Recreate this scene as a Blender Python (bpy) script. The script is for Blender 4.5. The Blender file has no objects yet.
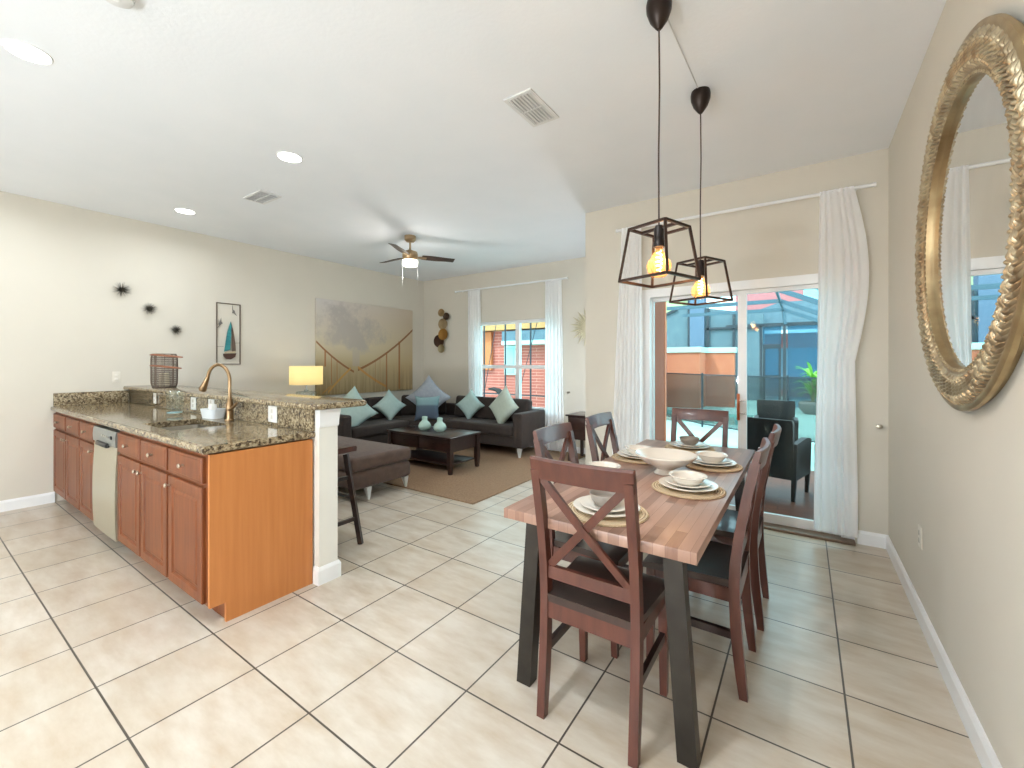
import bpy, bmesh, math, random
from mathutils import Vector, Matrix, Euler
random.seed(11)
scn = bpy.context.scene
COL = scn.collection
PI = math.pi
R = math.radians

# ------------------------------------------------------------------ materials
def lin(c):
    return tuple(((x/255)/12.92 if x/255 <= .04045 else ((x/255+.055)/1.055)**2.4) for x in c) + (1,)

def new_mat(name):
    m = bpy.data.materials.new(name); m.use_nodes = True
    nt = m.node_tree
    return m, nt, nt.nodes['Principled BSDF']

def nd(nt, typ, **kw):
    n = nt.nodes.new(typ)
    for k, v in kw.items():
        if k in n.inputs: n.inputs[k].default_value = v
        else: setattr(n, k, v)
    return n

def coords(nt, scale=(1, 1, 1), loc=(0, 0, 0), rot=(0, 0, 0)):
    tc = nd(nt, 'ShaderNodeTexCoord'); mp = nd(nt, 'ShaderNodeMapping')
    mp.inputs['Scale'].default_value = scale; mp.inputs['Location'].default_value = loc
    mp.inputs['Rotation'].default_value = rot
    nt.links.new(tc.outputs['Object'], mp.inputs['Vector'])
    return mp.outputs['Vector']

def ramp(nt, fac, stops):
    r = nd(nt, 'ShaderNodeValToRGB')
    e = r.color_ramp.elements
    while len(e) > 1: e.remove(e[0])
    e[0].position = stops[0][0]; e[0].color = lin(stops[0][1])
    for p, c in stops[1:]:
        k = e.new(p); k.color = lin(c)
    nt.links.new(fac, r.inputs['Fac'])
    return r.outputs['Color']

def M(name, c, rough=.5, metal=0., var=None, scale=6., stretch=(1, 1, 1), bump=0., bscale=None, coat=0., sheen=0., spec=None, detail=4.):
    """plain surface: base colour with a little noise towards `var`, optional fine bump"""
    m, nt, b = new_mat(name)
    b.inputs['Roughness'].default_value = rough
    b.inputs['Metallic'].default_value = metal
    if coat: b.inputs['Coat Weight'].default_value = coat; b.inputs['Coat Roughness'].default_value = .08
    if sheen: b.inputs['Sheen Weight'].default_value = sheen
    if spec is not None: b.inputs['Specular IOR Level'].default_value = spec
    v = var or tuple(max(0, x*.96) for x in c)
    vec = coords(nt, stretch)
    n = nd(nt, 'ShaderNodeTexNoise', Scale=scale, Detail=detail)
    nt.links.new(vec, n.inputs['Vector'])
    nt.links.new(ramp(nt, n.outputs['Fac'], [(.3, v), (.7, c)]), b.inputs['Base Color'])
    if bump:
        n2 = nd(nt, 'ShaderNodeTexNoise', Scale=bscale or scale*8, Detail=3.)
        nt.links.new(vec, n2.inputs['Vector'])
        bp = nd(nt, 'ShaderNodeBump', Strength=bump, Distance=.01)
        nt.links.new(n2.outputs['Fac'], bp.inputs['Height'])
        nt.links.new(bp.outputs['Normal'], b.inputs['Normal'])
    return m

def M_emit(name, c, s):
    m, nt, b = new_mat(name)
    b.inputs['Base Color'].default_value = lin(c)
    b.inputs['Emission Color'].default_value = lin(c)
    b.inputs['Emission Strength'].default_value = s
    return m

def M_thin(name, tint, alpha, rough=.03, body=None, gloss=.06):
    """thin see-through sheet: transparent tint mixed with a glossy or diffuse skin"""
    m, nt, b = new_mat(name)
    out = nt.nodes['Material Output']
    tr = nd(nt, 'ShaderNodeBsdfTransparent'); tr.inputs['Color'].default_value = lin(tint)
    if body:
        sk = nd(nt, 'ShaderNodeBsdfDiffuse'); sk.inputs['Color'].default_value = lin(body)
    else:
        sk = nd(nt, 'ShaderNodeBsdfGlossy', Roughness=rough)
    mx = nd(nt, 'ShaderNodeMixShader')
    mx.inputs['Fac'].default_value = alpha
    nt.links.new(tr.outputs[0], mx.inputs[1]); nt.links.new(sk.outputs[0], mx.inputs[2])
    nt.links.new(mx.outputs[0], out.inputs['Surface'])
    return m

def M_cloth(name, c, trans=.35):
    m, nt, b = new_mat(name)
    out = nt.nodes['Material Output']
    d = nd(nt, 'ShaderNodeBsdfDiffuse'); d.inputs['Color'].default_value = lin(c)
    t = nd(nt, 'ShaderNodeBsdfTranslucent'); t.inputs['Color'].default_value = lin(c)
    mx = nd(nt, 'ShaderNodeMixShader'); mx.inputs['Fac'].default_value = trans
    nt.links.new(d.outputs[0], mx.inputs[1]); nt.links.new(t.outputs[0], mx.inputs[2])
    nt.links.new(mx.outputs[0], out.inputs['Surface'])
    return m

def M_brick(name, c1, c2, mortar, bw, bh, ms, offset=.5, loc=(0, 0, 0), rot=(0, 0, 0), rough=.5, noise=None, nscale=3., nstretch=(1, 1, 1), namt=.4, bump=.3, spec=None):
    m, nt, b = new_mat(name)
    b.inputs['Roughness'].default_value = rough
    if spec is not None: b.inputs['Specular IOR Level'].default_value = spec
    vec = coords(nt, (1, 1, 1), loc, rot)
    br = nd(nt, 'ShaderNodeTexBrick', Scale=1.)
    br.offset = offset; br.offset_frequency = 2; br.squash = 1.
    br.inputs['Color1'].default_value = lin(c1); br.inputs['Color2'].default_value = lin(c2)
    br.inputs['Mortar'].default_value = lin(mortar); br.inputs['Mortar Size'].default_value = ms
    br.inputs['Mortar Smooth'].default_value = .1; br.inputs['Bias'].default_value = 0
    br.inputs['Brick Width'].default_value = bw; br.inputs['Row Height'].default_value = bh
    nt.links.new(vec, br.inputs['Vector'])
    col = br.outputs['Color']
    if noise:
        mp = nd(nt, 'ShaderNodeMapping'); mp.inputs['Scale'].default_value = nstretch
        nt.links.new(vec, mp.inputs['Vector'])
        n = nd(nt, 'ShaderNodeTexNoise', Scale=nscale, Detail=6., Roughness=.6)
        nt.links.new(mp.outputs['Vector'], n.inputs['Vector'])
        f = ramp(nt, n.outputs['Fac'], [(.35, (0, 0, 0)), (.7, (255, 255, 255))])
        # only on the bricks, not on the mortar
        inv = nd(nt, 'ShaderNodeMath', operation='SUBTRACT'); inv.inputs[0].default_value = 1
        nt.links.new(br.outputs['Fac'], inv.inputs[1])
        mu = nd(nt, 'ShaderNodeMath', operation='MULTIPLY'); nt.links.new(inv.outputs[0], mu.inputs[0]); nt.links.new(f, mu.inputs[1])
        m2 = nd(nt, 'ShaderNodeMath', operation='MULTIPLY'); m2.inputs[1].default_value = namt
        nt.links.new(mu.outputs[0], m2.inputs[0])
        mx = nd(nt, 'ShaderNodeMix', data_type='RGBA')
        nt.links.new(m2.outputs[0], mx.inputs[0]); nt.links.new(col, mx.inputs[6])
        mx.inputs[7].default_value = lin(noise)
        col = mx.outputs[2]
    nt.links.new(col, b.inputs['Base Color'])
    if bump:
        bp = nd(nt, 'ShaderNodeBump', Strength=bump, Distance=.004); bp.invert = True
        nt.links.new(br.outputs['Fac'], bp.inputs['Height'])
        nt.links.new(bp.outputs['Normal'], b.inputs['Normal'])
    return m

WALL = M('wall_paint', (210, 203, 190), .85, var=(207, 200, 187), scale=2., bump=.06, bscale=180)
CEIL = M('ceiling_paint', (236, 238, 242), .9, var=(233, 236, 240), scale=3., bump=.1, bscale=45)
WHITE = M('white_trim', (240, 240, 240), .4, scale=3.)
POST = M('post_paint', (228, 225, 216), .75, scale=2.)
TILE = M_brick('floor_tile', (208, 199, 186), (198, 187, 171), (84, 76, 68), .4485, .4485, .0042, offset=0., loc=(2.10, -.961, 0), rough=.28,
               noise=(170, 146, 116), nscale=4., nstretch=(.8, 2.4, 1), namt=.6, bump=.5, spec=.4)
CARPET = M('brown_carpet', (158, 129, 101), .95, var=(136, 108, 82), scale=60., bump=.6, bscale=260)
OAK = M('cabinet_wood', (124, 68, 34), .42, var=(102, 53, 26), scale=5., stretch=(6, 6, .6), spec=.35)
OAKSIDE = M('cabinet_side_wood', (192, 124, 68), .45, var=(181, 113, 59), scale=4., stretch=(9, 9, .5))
DKWOOD = M('dark_wood', (46, 26, 21), .3, var=(34, 19, 16), scale=5., stretch=(1, 6, 6), coat=.3)
CHAIRW = M('chair_wood', (96, 53, 41), .34, var=(72, 37, 29), scale=6., stretch=(4, 4, .7), coat=.2)
SEATW = M('chair_seat_wood', (60, 42, 38), .3, var=(46, 32, 29), scale=5., stretch=(5, .8, 4), coat=.35)
STEEL = M('brushed_steel', (205, 203, 196), .3, 1., scale=40., stretch=(1, 1, 12))
CHROME = M('chrome', (225, 225, 225), .12, 1.)
DWSTEEL = M('dishwasher_steel', (196, 190, 170), .36, .75, scale=30., stretch=(1, 1, 14))
BLACK = M('black_plastic', (28, 28, 30), .4)
LEGSILVER = M('silver_leg', (222, 222, 220), .3, .35)
BRONZE = M('bronze', (158, 130, 98), .3, .9, var=(136, 110, 80), scale=9.)
DKBRONZE = M('dark_bronze', (46, 34, 28), .35, .6)
BLACKMETAL = M('black_metal', (38, 30, 27), .4, .4)
LEGMETAL = M('table_leg_metal', (62, 57, 52), .38, .7, var=(52, 47, 43), scale=12.)
GOLD = M('aged_gold', (200, 186, 156), .36, .75, var=(146, 124, 96), scale=14.)
GOLDRIM = M('gold_rim', (180, 160, 122), .38, .75, var=(146, 122, 88), scale=10.)
MIRROR = M('mirror_glass', (240, 242, 242), .01, 1.)
SOFA = M('sofa_fabric', (54, 43, 38), .9, var=(44, 35, 31), scale=14., bump=.3, bscale=300, sheen=.1)
OTTO = M('ottoman_fabric', (92, 71, 60), .9, var=(76, 58, 49), scale=12., bump=.3, bscale=300, sheen=.15)
AQUA = M('aqua_fabric', (172, 194, 190), .85, var=(162, 186, 182), scale=20., bump=.2, bscale=300)
MINT = M('mint_fabric', (196, 208, 196), .85, var=(186, 200, 188), scale=20., bump=.2, bscale=300)
LAV = M('grey_fabric', (158, 164, 172), .85, var=(146, 152, 162), scale=20., bump=.2, bscale=300)
CURTAIN = M_cloth('curtain_cloth', (252, 252, 253), .5)
RATTAN = None
PORC = M('porcelain', (238, 232, 222), .22, coat=.3)
TAUPE = M('taupe_ceramic', (150, 141, 132), .3, coat=.3)
PLASTIC = M('white_plastic', (238, 236, 230), .4)
LED = M_emit('led_lens', (255, 252, 240), 9)
FANLIGHT = M_emit('fan_glass', (255, 246, 225), 6)
GLASS = M_thin('window_glass', (228, 248, 250), .010, .02)
CLEAR = M_thin('clear_glass', (250, 253, 253), .035, .05)
def woodmix(): pass

# granite
def granite():
    m, nt, b = new_mat('granite')
    b.inputs['Roughness'].default_value = .1
    vec = coords(nt)
    n = nd(nt, 'ShaderNodeTexNoise', Scale=26., Detail=8., Roughness=.72); nt.links.new(vec, n.inputs['Vector'])
    v = nd(nt, 'ShaderNodeTexVoronoi', Scale=85.); nt.links.new(vec, v.inputs['Vector'])
    sep = nd(nt, 'ShaderNodeSeparateColor'); nt.links.new(v.outputs['Color'], sep.inputs[0])
    ad = nd(nt, 'ShaderNodeMath', operation='MULTIPLY_ADD'); ad.inputs[1].default_value = .34
    nt.links.new(sep.outputs[0], ad.inputs[0])
    n.inputs['Scale'].default_value = 26.
    sc = nd(nt, 'ShaderNodeMath', operation='MULTIPLY_ADD'); sc.inputs[1].default_value = 1.; sc.inputs[2].default_value = -.17
    nt.links.new(n.outputs['Fac'], sc.inputs[0]); nt.links.new(sc.outputs[0], ad.inputs[2])
    nt.links.new(ramp(nt, ad.outputs[0], [(.24, (40, 34, 28)), (.36, (78, 64, 48)), (.46, (116, 100, 76)), (.56, (146, 130, 102)), (.68, (172, 158, 132)), (.8, (104, 84, 60))]), b.inputs['Base Color'])
    return m
GRANITE = granite()

# table top: glued staves running along y
TABLEW = M_brick('stave_wood', (182, 146, 128), (122, 88, 74), (112, 82, 68), .85, .041, .0006, offset=.37, rot=(0, 0, PI/2), rough=.3,
                 noise=(156, 120, 103), nscale=7., nstretch=(1, 9, 1), namt=.55, bump=0, spec=.5)

def rattan():
    m, nt, b = new_mat('woven_rattan')
    b.inputs['Roughness'].default_value = .8
    tc = nd(nt, 'ShaderNodeTexCoord')
    w = nd(nt, 'ShaderNodeTexWave', wave_type='RINGS', rings_direction='Z', Scale=26., Distortion=1.2, Detail=2.)
    w.inputs['Detail Scale'].default_value = 6.
    nt.links.new(tc.outputs['Object'], w.inputs['Vector'])
    nt.links.new(ramp(nt, w.outputs['Fac'], [(.1, (178, 152, 118)), (.55, (222, 202, 170))]), b.inputs['Base Color'])
    bp = nd(nt, 'ShaderNodeBump', Strength=.8, Distance=.004)
    nt.links.new(w.outputs['Fac'], bp.inputs['Height']); nt.links.new(bp.outputs['Normal'], b.inputs['Normal'])
    return m
RATTAN = rattan()

def gradient_cloth():
    m, nt, b = new_mat('ombre_blue_fabric')
    b.inputs['Roughness'].default_value = .85
    tc = nd(nt, 'ShaderNodeTexCoord'); s = nd(nt, 'ShaderNodeSeparateXYZ'); nt.links.new(tc.outputs['Object'], s.inputs[0])
    ma = nd(nt, 'ShaderNodeMath', operation='MULTIPLY_ADD'); ma.inputs[1].default_value = 2.; ma.inputs[2].default_value = .5
    nt.links.new(s.outputs['Y'], ma.inputs[0])
    nt.links.new(ramp(nt, ma.outputs[0], [(.3, (72, 86, 104)), (.55, (78, 96, 112)), (.62, (118, 148, 154)), (.9, (128, 158, 162))]), b.inputs['Base Color'])
    return m
OMBRE = gradient_cloth()

# ------------------------------------------------------------------ mesh builder
class MB:
    def __init__(s): s.bm = bmesh.new(); s.mi = 0
    def face(s, vs):
        try:
            f = s.bm.faces.new(vs); f.material_index = s.mi; return f
        except ValueError: return None
    def loft(s, rings, cap=True, closed=True, loop=False):
        vr = [[s.bm.verts.new(p) for p in r] for r in rings]
        n = len(vr[0])
        pairs = list(zip(vr, vr[1:])) + ([(vr[-1], vr[0])] if loop else [])
        for a, b in pairs:
            for i in range(n if closed else n-1):
                j = (i+1) % n
                s.face((a[i], a[j], b[j], b[i]))
        if cap and not loop and closed:
            s.face(vr[0][::-1]); s.face(vr[-1])
        return s
    def box(s, x0, x1, y0, y1, z0, z1, bev=0., seg=2):
        return s.obox(Matrix.Translation(((x0+x1)/2, (y0+y1)/2, (z0+z1)/2)), abs(x1-x0), abs(y1-y0), abs(z1-z0), bev, seg)
    def obox(s, mat, sx, sy, sz, bev=0., seg=2):
        t = bmesh.new()
        bmesh.ops.create_cube(t, size=1.)
        bmesh.ops.scale(t, vec=(sx, sy, sz), verts=t.verts)
        if bev:
            bmesh.ops.bevel(t, geom=list(t.edges), offset=min(bev, .49*min(sx, sy, sz)), segments=seg, profile=.5, affect='EDGES')
        bmesh.ops.transform(t, matrix=mat, verts=t.verts)
        return s.merge(t)
    def merge(s, t):
        mp = {v: s.bm.verts.new(v.co) for v in t.verts}
        for f in t.faces: s.face([mp[v] for v in f.verts])
        t.free(); return s
    def bar(s, p, q, w, h, up=(0, 0, 1), bev=0.):
        p, q = Vector(p), Vector(q); d = q-p; L = d.length; y = d.normalized()
        u = Vector(up); x = y.cross(u)
        if x.length < 1e-4: x = y.cross(Vector((1, 0, 0)))
        x.normalize(); z = x.cross(y)
        m = Matrix((x, y, z)).transposed().to_4x4(); m.translation = (p+q)/2
        return s.obox(m, w, L, h, bev)
    def tube(s, pts, r, n=10, loop=False, cap=True):
        pts = [Vector(p) for p in pts]; N = len(pts)
        rr = r if isinstance(r, (list, tuple)) else [r]*N
        rings = []; prev = None
        for i, p in enumerate(pts):
            if loop: t = pts[(i+1) % N]-pts[i-1]
            else: t = pts[min(i+1, N-1)]-pts[max(i-1, 0)]
            t.normalize()
            if prev is None:
                a = Vector((0, 0, 1)) if abs(t.z) < .9 else Vector((1, 0, 0))
                u = t.cross(a).normalized()
            else:
                u = (prev - t*prev.dot(t)).normalized()
            prev = u; v = t.cross(u)
            rings.append([p + (u*math.cos(2*PI*k/n)+v*math.sin(2*PI*k/n))*rr[i] for k in range(n)])
        return s.loft(rings, cap=cap, loop=loop)
    def lathe(s, prof, c=(0, 0, 0), n=32, mat=None, cap=True, sx=1., sy=1.):
        m = mat or Matrix.Translation(c)
        rings = [[m @ Vector((r*sx*math.cos(2*PI*k/n), r*sy*math.sin(2*PI*k/n), z)) for k in range(n)] for r, z in prof]
        return s.loft(rings, cap=cap)
    def prism(s, poly, a, b, f):
        """poly of 2-D points swept from a to b; f(u, v, w) -> 3-D point"""
        return s.loft([[f(u, v, w) for u, v in poly] for w in (a, b)])
    def surf(s, fn, nu, nv, closeu=False):
        g = [[s.bm.verts.new(fn(i/nu, j/nv)) for j in range(nv+1)] for i in range(nu if closeu else nu+1)]
        for i in range(nu):
            for j in range(nv):
                a, b = g[i], g[(i+1) % len(g)]
                s.face((a[j], b[j], b[j+1], a[j+1]))
        return s
    def slab(s, us, vs, holes, w0, w1, f):
        """slab over the grid us x vs between w0 and w1 leaving out the cells in holes"""
        V = {}
        def vert(i, j, k):
            if (i, j, k) not in V: V[(i, j, k)] = s.bm.verts.new(f(us[i], vs[j], (w0, w1)[k]))
            return V[(i, j, k)]
        cell = lambda i, j: 0 <= i < len(us)-1 and 0 <= j < len(vs)-1 and (i, j) not in holes
        for i in range(len(us)-1):
            for j in range(len(vs)-1):
                if not cell(i, j): continue
                for k in (0, 1): s.face([vert(i, j, k), vert(i+1, j, k), vert(i+1, j+1, k), vert(i, j+1, k)])
                if not cell(i-1, j): s.face([vert(i, j, 0), vert(i, j+1, 0), vert(i, j+1, 1), vert(i, j, 1)])
                if not cell(i+1, j): s.face([vert(i+1, j, 0), vert(i+1, j+1, 0), vert(i+1, j+1, 1), vert(i+1, j, 1)])
                if not cell(i, j-1): s.face([vert(i, j, 0), vert(i+1, j, 0), vert(i+1, j, 1), vert(i, j, 1)])
                if not cell(i, j+1): s.face([vert(i, j+1, 0), vert(i+1, j+1, 0), vert(i+1, j+1, 1), vert(i, j+1, 1)])
        return s
    def build(s, name, mat, parent=None, ang=35, loc=None, double=None):
        bmesh.ops.remove_doubles(s.bm, verts=s.bm.verts, dist=1e-5)
        bmesh.ops.recalc_face_normals(s.bm, faces=s.bm.faces)
        me = bpy.data.meshes.new(name); s.bm.to_mesh(me); s.bm.free()
        for m in (mat if isinstance(mat, (list, tuple)) else [mat]): me.materials.append(m)
        if ang:
            for p in me.polygons: p.use_smooth = True
            me.set_sharp_from_angle(angle=R(ang))
        o = bpy.data.objects.new(name, me); COL.objects.link(o)
        if parent: o.parent = parent
        if loc: o.location = loc
        return o

def tag(o, label, cat, group=None):
    o['label'] = label; o['category'] = cat
    if group: o['group'] = group
    return o
def thing(name, label, cat, loc=(0, 0, 0), rz=0., group=None):
    o = bpy.data.objects.new(name, None); COL.objects.link(o); o.empty_display_size = .1
    o.location = loc; o.rotation_euler = (0, 0, rz)
    return tag(o, label, cat, group)
def struct(o, label=None):
    o['kind'] = 'structure'
    if label: o['label'] = label
    return o
def copy_tree(o, parent=None):
    c = o.copy(); COL.objects.link(c)
    if parent: c.parent = parent
    for ch in [x for x in bpy.data.objects if x.parent == o]: copy_tree(ch, c)
    return c
def setlab(o, label): o['label'] = label; return o
XZ = lambda u, v, w: (u, w, v)      # u=x v=z swept along y
YZ = lambda u, v, w: (w, u, v)      # u=y v=z swept along x
XY = lambda u, v, w: (u, v, w)

# ------------------------------------------------------------------ the room
XL, XR, YS, YW, XA, H, YB = -6.30, .53, 4.30, 6.07, -1.97, 3.05, -3.2
T = .15
struct(MB().prism([(XL-T, YB), (XR+T, YB), (XR+T, YS+.14), (XA+.1, YS+.14), (XA+.1, YW+T), (XL-T, YW+T)], -.12, 0, XY).build('floor', TILE, ang=0))
struct(MB().prism([(XL, 3.3), (-2.73, 3.3), (-2.73, YW), (XL, YW)], 0, .012, XY).build('carpet', CARPET, ang=0), 'brown carpet of the living area')
struct(MB().prism([(XL-T, YB-T), (XR+T, YB-T), (XR+T, YS+.16), (XA+.2, YS+.16), (XA+.2, YW+T), (XL-T, YW+T)], H, H+.12, XY).build('ceiling', CEIL, ang=0))
struct(MB().box(XL-T, XL, YB, YW+T, 0, H).build('wall_left', WALL, ang=0))
struct(MB().box(XR, XR+T, YB, YS+.16, 0, H).build('wall_right', WALL, ang=0))
struct(MB().box(XL-T, XR+T, YB-T, YB, 0, H).build('wall_back', WALL, ang=0))
DX0, DX1, DZ = -1.40, .33, 2.15
struct(MB().slab([XA, DX0, DX1, XR], [0, DZ, H], {(1, 0)}, YS, YS+.16, XZ).build('wall_patio', WALL, ang=0))
WX0, WX1, WZ0, WZ1 = -4.93, -3.20, .62, 2.15
struct(MB().slab([XL, WX0, WX1, XA+.2], [0, WZ0, WZ1, H], {(1, 1)}, YW, YW+T, XZ).build('wall_window', WALL, ang=0))
struct(MB().box(XA, XA+.2, YS+.16, YW, 0, H).build('wall_alcove', WALL, ang=0))
# pony wall carrying the raised bar
struct(MB().box(XL, -2.555, 1.555, 1.685, 0, 1.115).build('wall_bar', POST, ang=0))
def skirt(name, pts, hgt=.105, d=.016):
    """skirting with a bevelled top edge along a polyline, room on the right-hand side"""
    b = MB()
    prof = [(0, 0), (d, 0), (d, hgt-.02), (d*.45, hgt), (0, hgt)]
    P = [Vector((x, y, 0)) for x, y in pts]
    rings = []
    for i, p in enumerate(P):
        a = (P[i]-P[i-1]).normalized() if i else (P[1]-P[0]).normalized()
        c = (P[i+1]-P[i]).normalized() if i < len(P)-1 else a
        n1 = Vector((a.y, -a.x, 0)); n2 = Vector((c.y, -c.x, 0)); n = (n1+n2); n /= max(.3, n.dot(n1))
        rings.append([p+n*u+Vector((0, 0, v)) for u, v in prof])
    return struct(b.loft(rings).build(name, WHITE, ang=0))
skirt('baseboard_right', [(.345, YS), (XR, YS), (XR, YB)])
skirt('baseboard_left', [(XL, YB), (XL, .96)])
skirt('baseboard_living', [(XL, 1.685), (XL, YW), (XA, YW), (XA, YS), (DX0-.06, YS)])
skirt('baseboard_bar', [(-2.60, 1.555), (-2.555, 1.555), (-2.555, 1.685), (XL, 1.685)], .11, .016)
# flared cap at the bar post end
b = MB()
rings = []
for z, o in ((1.0, .004), (1.012, .008), (1.03, .008), (1.07, .012), (1.10, .018), (1.115, .018)):
    rings.append([(-2.59, 1.5545-o*.3, z), (-2.555+o, 1.5545-o*.3, z), (-2.555+o, 1.685+o*.7, z), (-2.59, 1.685+o*.7, z)])
struct(b.loft(rings).build('trim_1', WHITE, ang=30))

# ------------------------------------------------------------------ window
w = thing('window_1', 'white twin window of the living area', 'window', ((WX0+WX1)/2, YW+.07, WZ0)); del w['category']; struct(w)
hw, hh = (WX1-WX0)/2, WZ1-WZ0
MB().slab([-hw, -hw+.05, -.04, .04, hw-.05, hw], [0, .05, .70, .76, hh-.05, hh], {(1, 1), (1, 3), (3, 1), (3, 3)}, -.035, .035, XZ).build('window_frame', WHITE, w, ang=0)
MB().box(-hw-.03, hw+.03, -.12, -.03, -.03, .0, .006).build('window_sill', WHITE, w)
for sx in (-1, 1):
    for z0, z1 in ((.05, .70), (.76, hh-.05)):
        MB().box(min(sx*.04, sx*(hw-.05)), max(sx*.04, sx*(hw-.05)), -.004, .004, z0, z1).build('glass_pane', GLASS, w, ang=0)

# ------------------------------------------------------------------ sliding patio door
d = thing('door_1', 'white sliding patio door', 'door', ((DX0+DX1)/2, YS+.08, 0)); del d['category']; struct(d)
hw = (DX1-DX0)/2
MB().slab([-hw, -hw+.125, hw-.085, hw], [0, .02, 2.07, DZ], {(1, 1)}, -.075, .075, XZ).build('door_frame', WHITE, d, ang=0)
MB().box(-hw, hw, -.16, .09, -.005, .022, .006).build('threshold', M('threshold_metal', (128, 108, 92), .5, .3), d)
cx = -(DX0+DX1)/2
def sash(x0, x1, y, wl, wr):
    MB().slab([x0, x0+wl, x1-wr, x1], [.022, .10, 2.035, 2.068], {(1, 1)}, y-.018, y+.018, XZ).build('sash', WHITE, d, ang=0)
    MB().box(x0+wl, x1-wr, y-.003, y+.003, .10, 2.035).build('glass_pane', GLASS, d, ang=0)
sash(-hw+.10, -.45+cx, .03, .04, .05)
sash(-.495+cx, hw-.03, -.02, .07, .03)
hd = MB(); hx = -.465+cx
hd.box(hx-.035, hx-.012, -.075, -.05, .90, 1.14, .006)
hd.build('handle', M('copper_handle', (176, 92, 52), .35, .3), d)
MB().tube([(hx-.02, -.06, .965), (hx+.03, -.06, .965), (hx+.03, -.036, .965)], .006).build('handle_bracket', CHROME, d)
MB().tube([(hx-.02, -.06, 1.08), (hx+.03, -.06, 1.08), (hx+.03, -.036, 1.08)], .006).build('handle_bracket', CHROME, d)

# ------------------------------------------------------------------ kitchen peninsula
CF, CB = .968, 1.54          # cabinet fronts and backs
def rect(x0, x1, z0, z1, y): return [(x0, y, z0), (x1, y, z0), (x1, y, z1), (x0, y, z1)]
def raised_panel(x0, x1, z0, z1, frame, depth=.02):
    i = lambda k: (x0+k, x1-k, z0+k, z1-k)
    b = MB()
    rings = [rect(*i(0), 0), rect(*i(0), -depth+.004), rect(*i(.004), -depth)]
    if frame:
        f = frame
        rings += [rect(*i(f), -depth), rect(*i(f+.006), -depth+.009), rect(*i(f+.018), -depth+.009), rect(*i(f+.034), -depth+.002)]
    else:
        rings += [rect(*i(.014), -depth), rect(*i(.018), -depth-.002)]
    return b.loft(rings)
def knob(x, z, y, parent, k=1.):
    m = Matrix.Translation((x, y, z)) @ Matrix.Rotation(PI/2, 4, 'X')
    MB().lathe([(.0001, 0), (.006, 0), (.005, .012), (.013, .018), (.014, .024), (.009, .029), (.0001, .030)], mat=m, n=14, cap=False).build('knob', BRUSH, parent)
BRUSH = M('satin_nickel', (190, 176, 158), .3, .9)
def cabinet(x0, x1, cols, label, sink=False, end=False):
    c = (x0+x1)/2; hw = (x1-x0)/2
    t = thing('base_cabinet', label, 'kitchen cabinet', (c, CF, 0), 0, 'peninsula base cabinets')
    D = CB-CF
    if sink: prof = [(.085, 0), (D, 0), (D, .70), (.02, .70), (.02, .925), (0, .925), (0, .108), (.085, .108)]
    else: prof = [(.085, 0), (D, 0), (D, .925), (0, .925), (0, .108), (.085, .108)]
    MB().prism(prof, -hw+.0005, hw-(.02 if end else .0005), YZ).build('carcass', OAK, t, ang=0)
    if end:
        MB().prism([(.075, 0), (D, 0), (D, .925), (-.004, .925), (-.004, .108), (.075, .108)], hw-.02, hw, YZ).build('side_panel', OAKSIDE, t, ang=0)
        hw -= .02
    for a, e, side in cols:
        a -= c; e -= c
        dr = raised_panel(a+.008, e-.008, .765, .905, 0).build('drawer', OAK, t, ang=20); knob((a+e)/2, .835, -.022, dr)
        do = raised_panel(a+.008, e-.008, .118, .742, .055).build('door', OAK, t, ang=20)
        knob(a+.035 if side < 0 else e-.035, .69, -.02, do)
    return t
cabinet(XL, -5.25, [(-6.295, -5.765, 1), (-5.755, -5.255, -1)], 'pair of wooden base cabinets in the corner against the left wall')
cabinet(-5.25, -4.785, [(-5.245, -4.79, 1)], 'single wooden base cabinet just left of the dishwasher')
cabinet(-4.165, -3.165, [(-4.155, -3.66, 1), (-3.65, -3.17, -1)], 'double wooden base cabinet under the sink beside the dishwasher', sink=True)
cabinet(-3.165, -2.605, [(-3.155, -2.655, -1)], 'wooden base cabinet at the open end with plain orange side panel', end=True)

t = thing('dishwasher', 'stainless steel dishwasher between the wooden base cabinets', 'dishwasher', (-4.475, CF, 0))
hw = .306
MB().box(-hw, hw, .03, .55, .105, .92).build('tub', BLACK, t, ang=0)
def bowed(z0, z1, y, bow, n=10, m=6):
    b = MB(); rings = []
    for i in range(n+1):
        u = i/n; z = z0+(z1-z0)*u
        rings.append([(-hw+.004+2*(hw-.004)*k/m, y-bow*math.sin(PI*(.15+.85*u))*(1-.35*(2*k/m-1)**2), z) for k in range(m+1)] + [(hw-.004, .03, z), (-hw+.004, .03, z)])
    return b.loft(rings)
bowed(.10, .785, -.015, .022).build('door_panel', DWSTEEL, t, 50)
cp = bowed(.79, .905, -.02, .012, 4).build('control_panel', M('panel_grey', (150, 152, 148), .35, .6), t, 50)
hb = MB().box(-.14, .14, -.047, -.02, .772, .806, .008).build('handle', BLACK, t)
for k in range(4): MB().box(-.02+k*.05, .004+k*.05, -.036, -.03, .85, .864, .002).build('button', STEEL, cp)
MB().box(.21, .24, -.037, -.03, .845, .87, .002).build('latch', BLACK, cp)
MB().box(-hw, hw, .09, .11, 0, .104).build('toe_kick', BLACK, t, ang=0)

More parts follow.
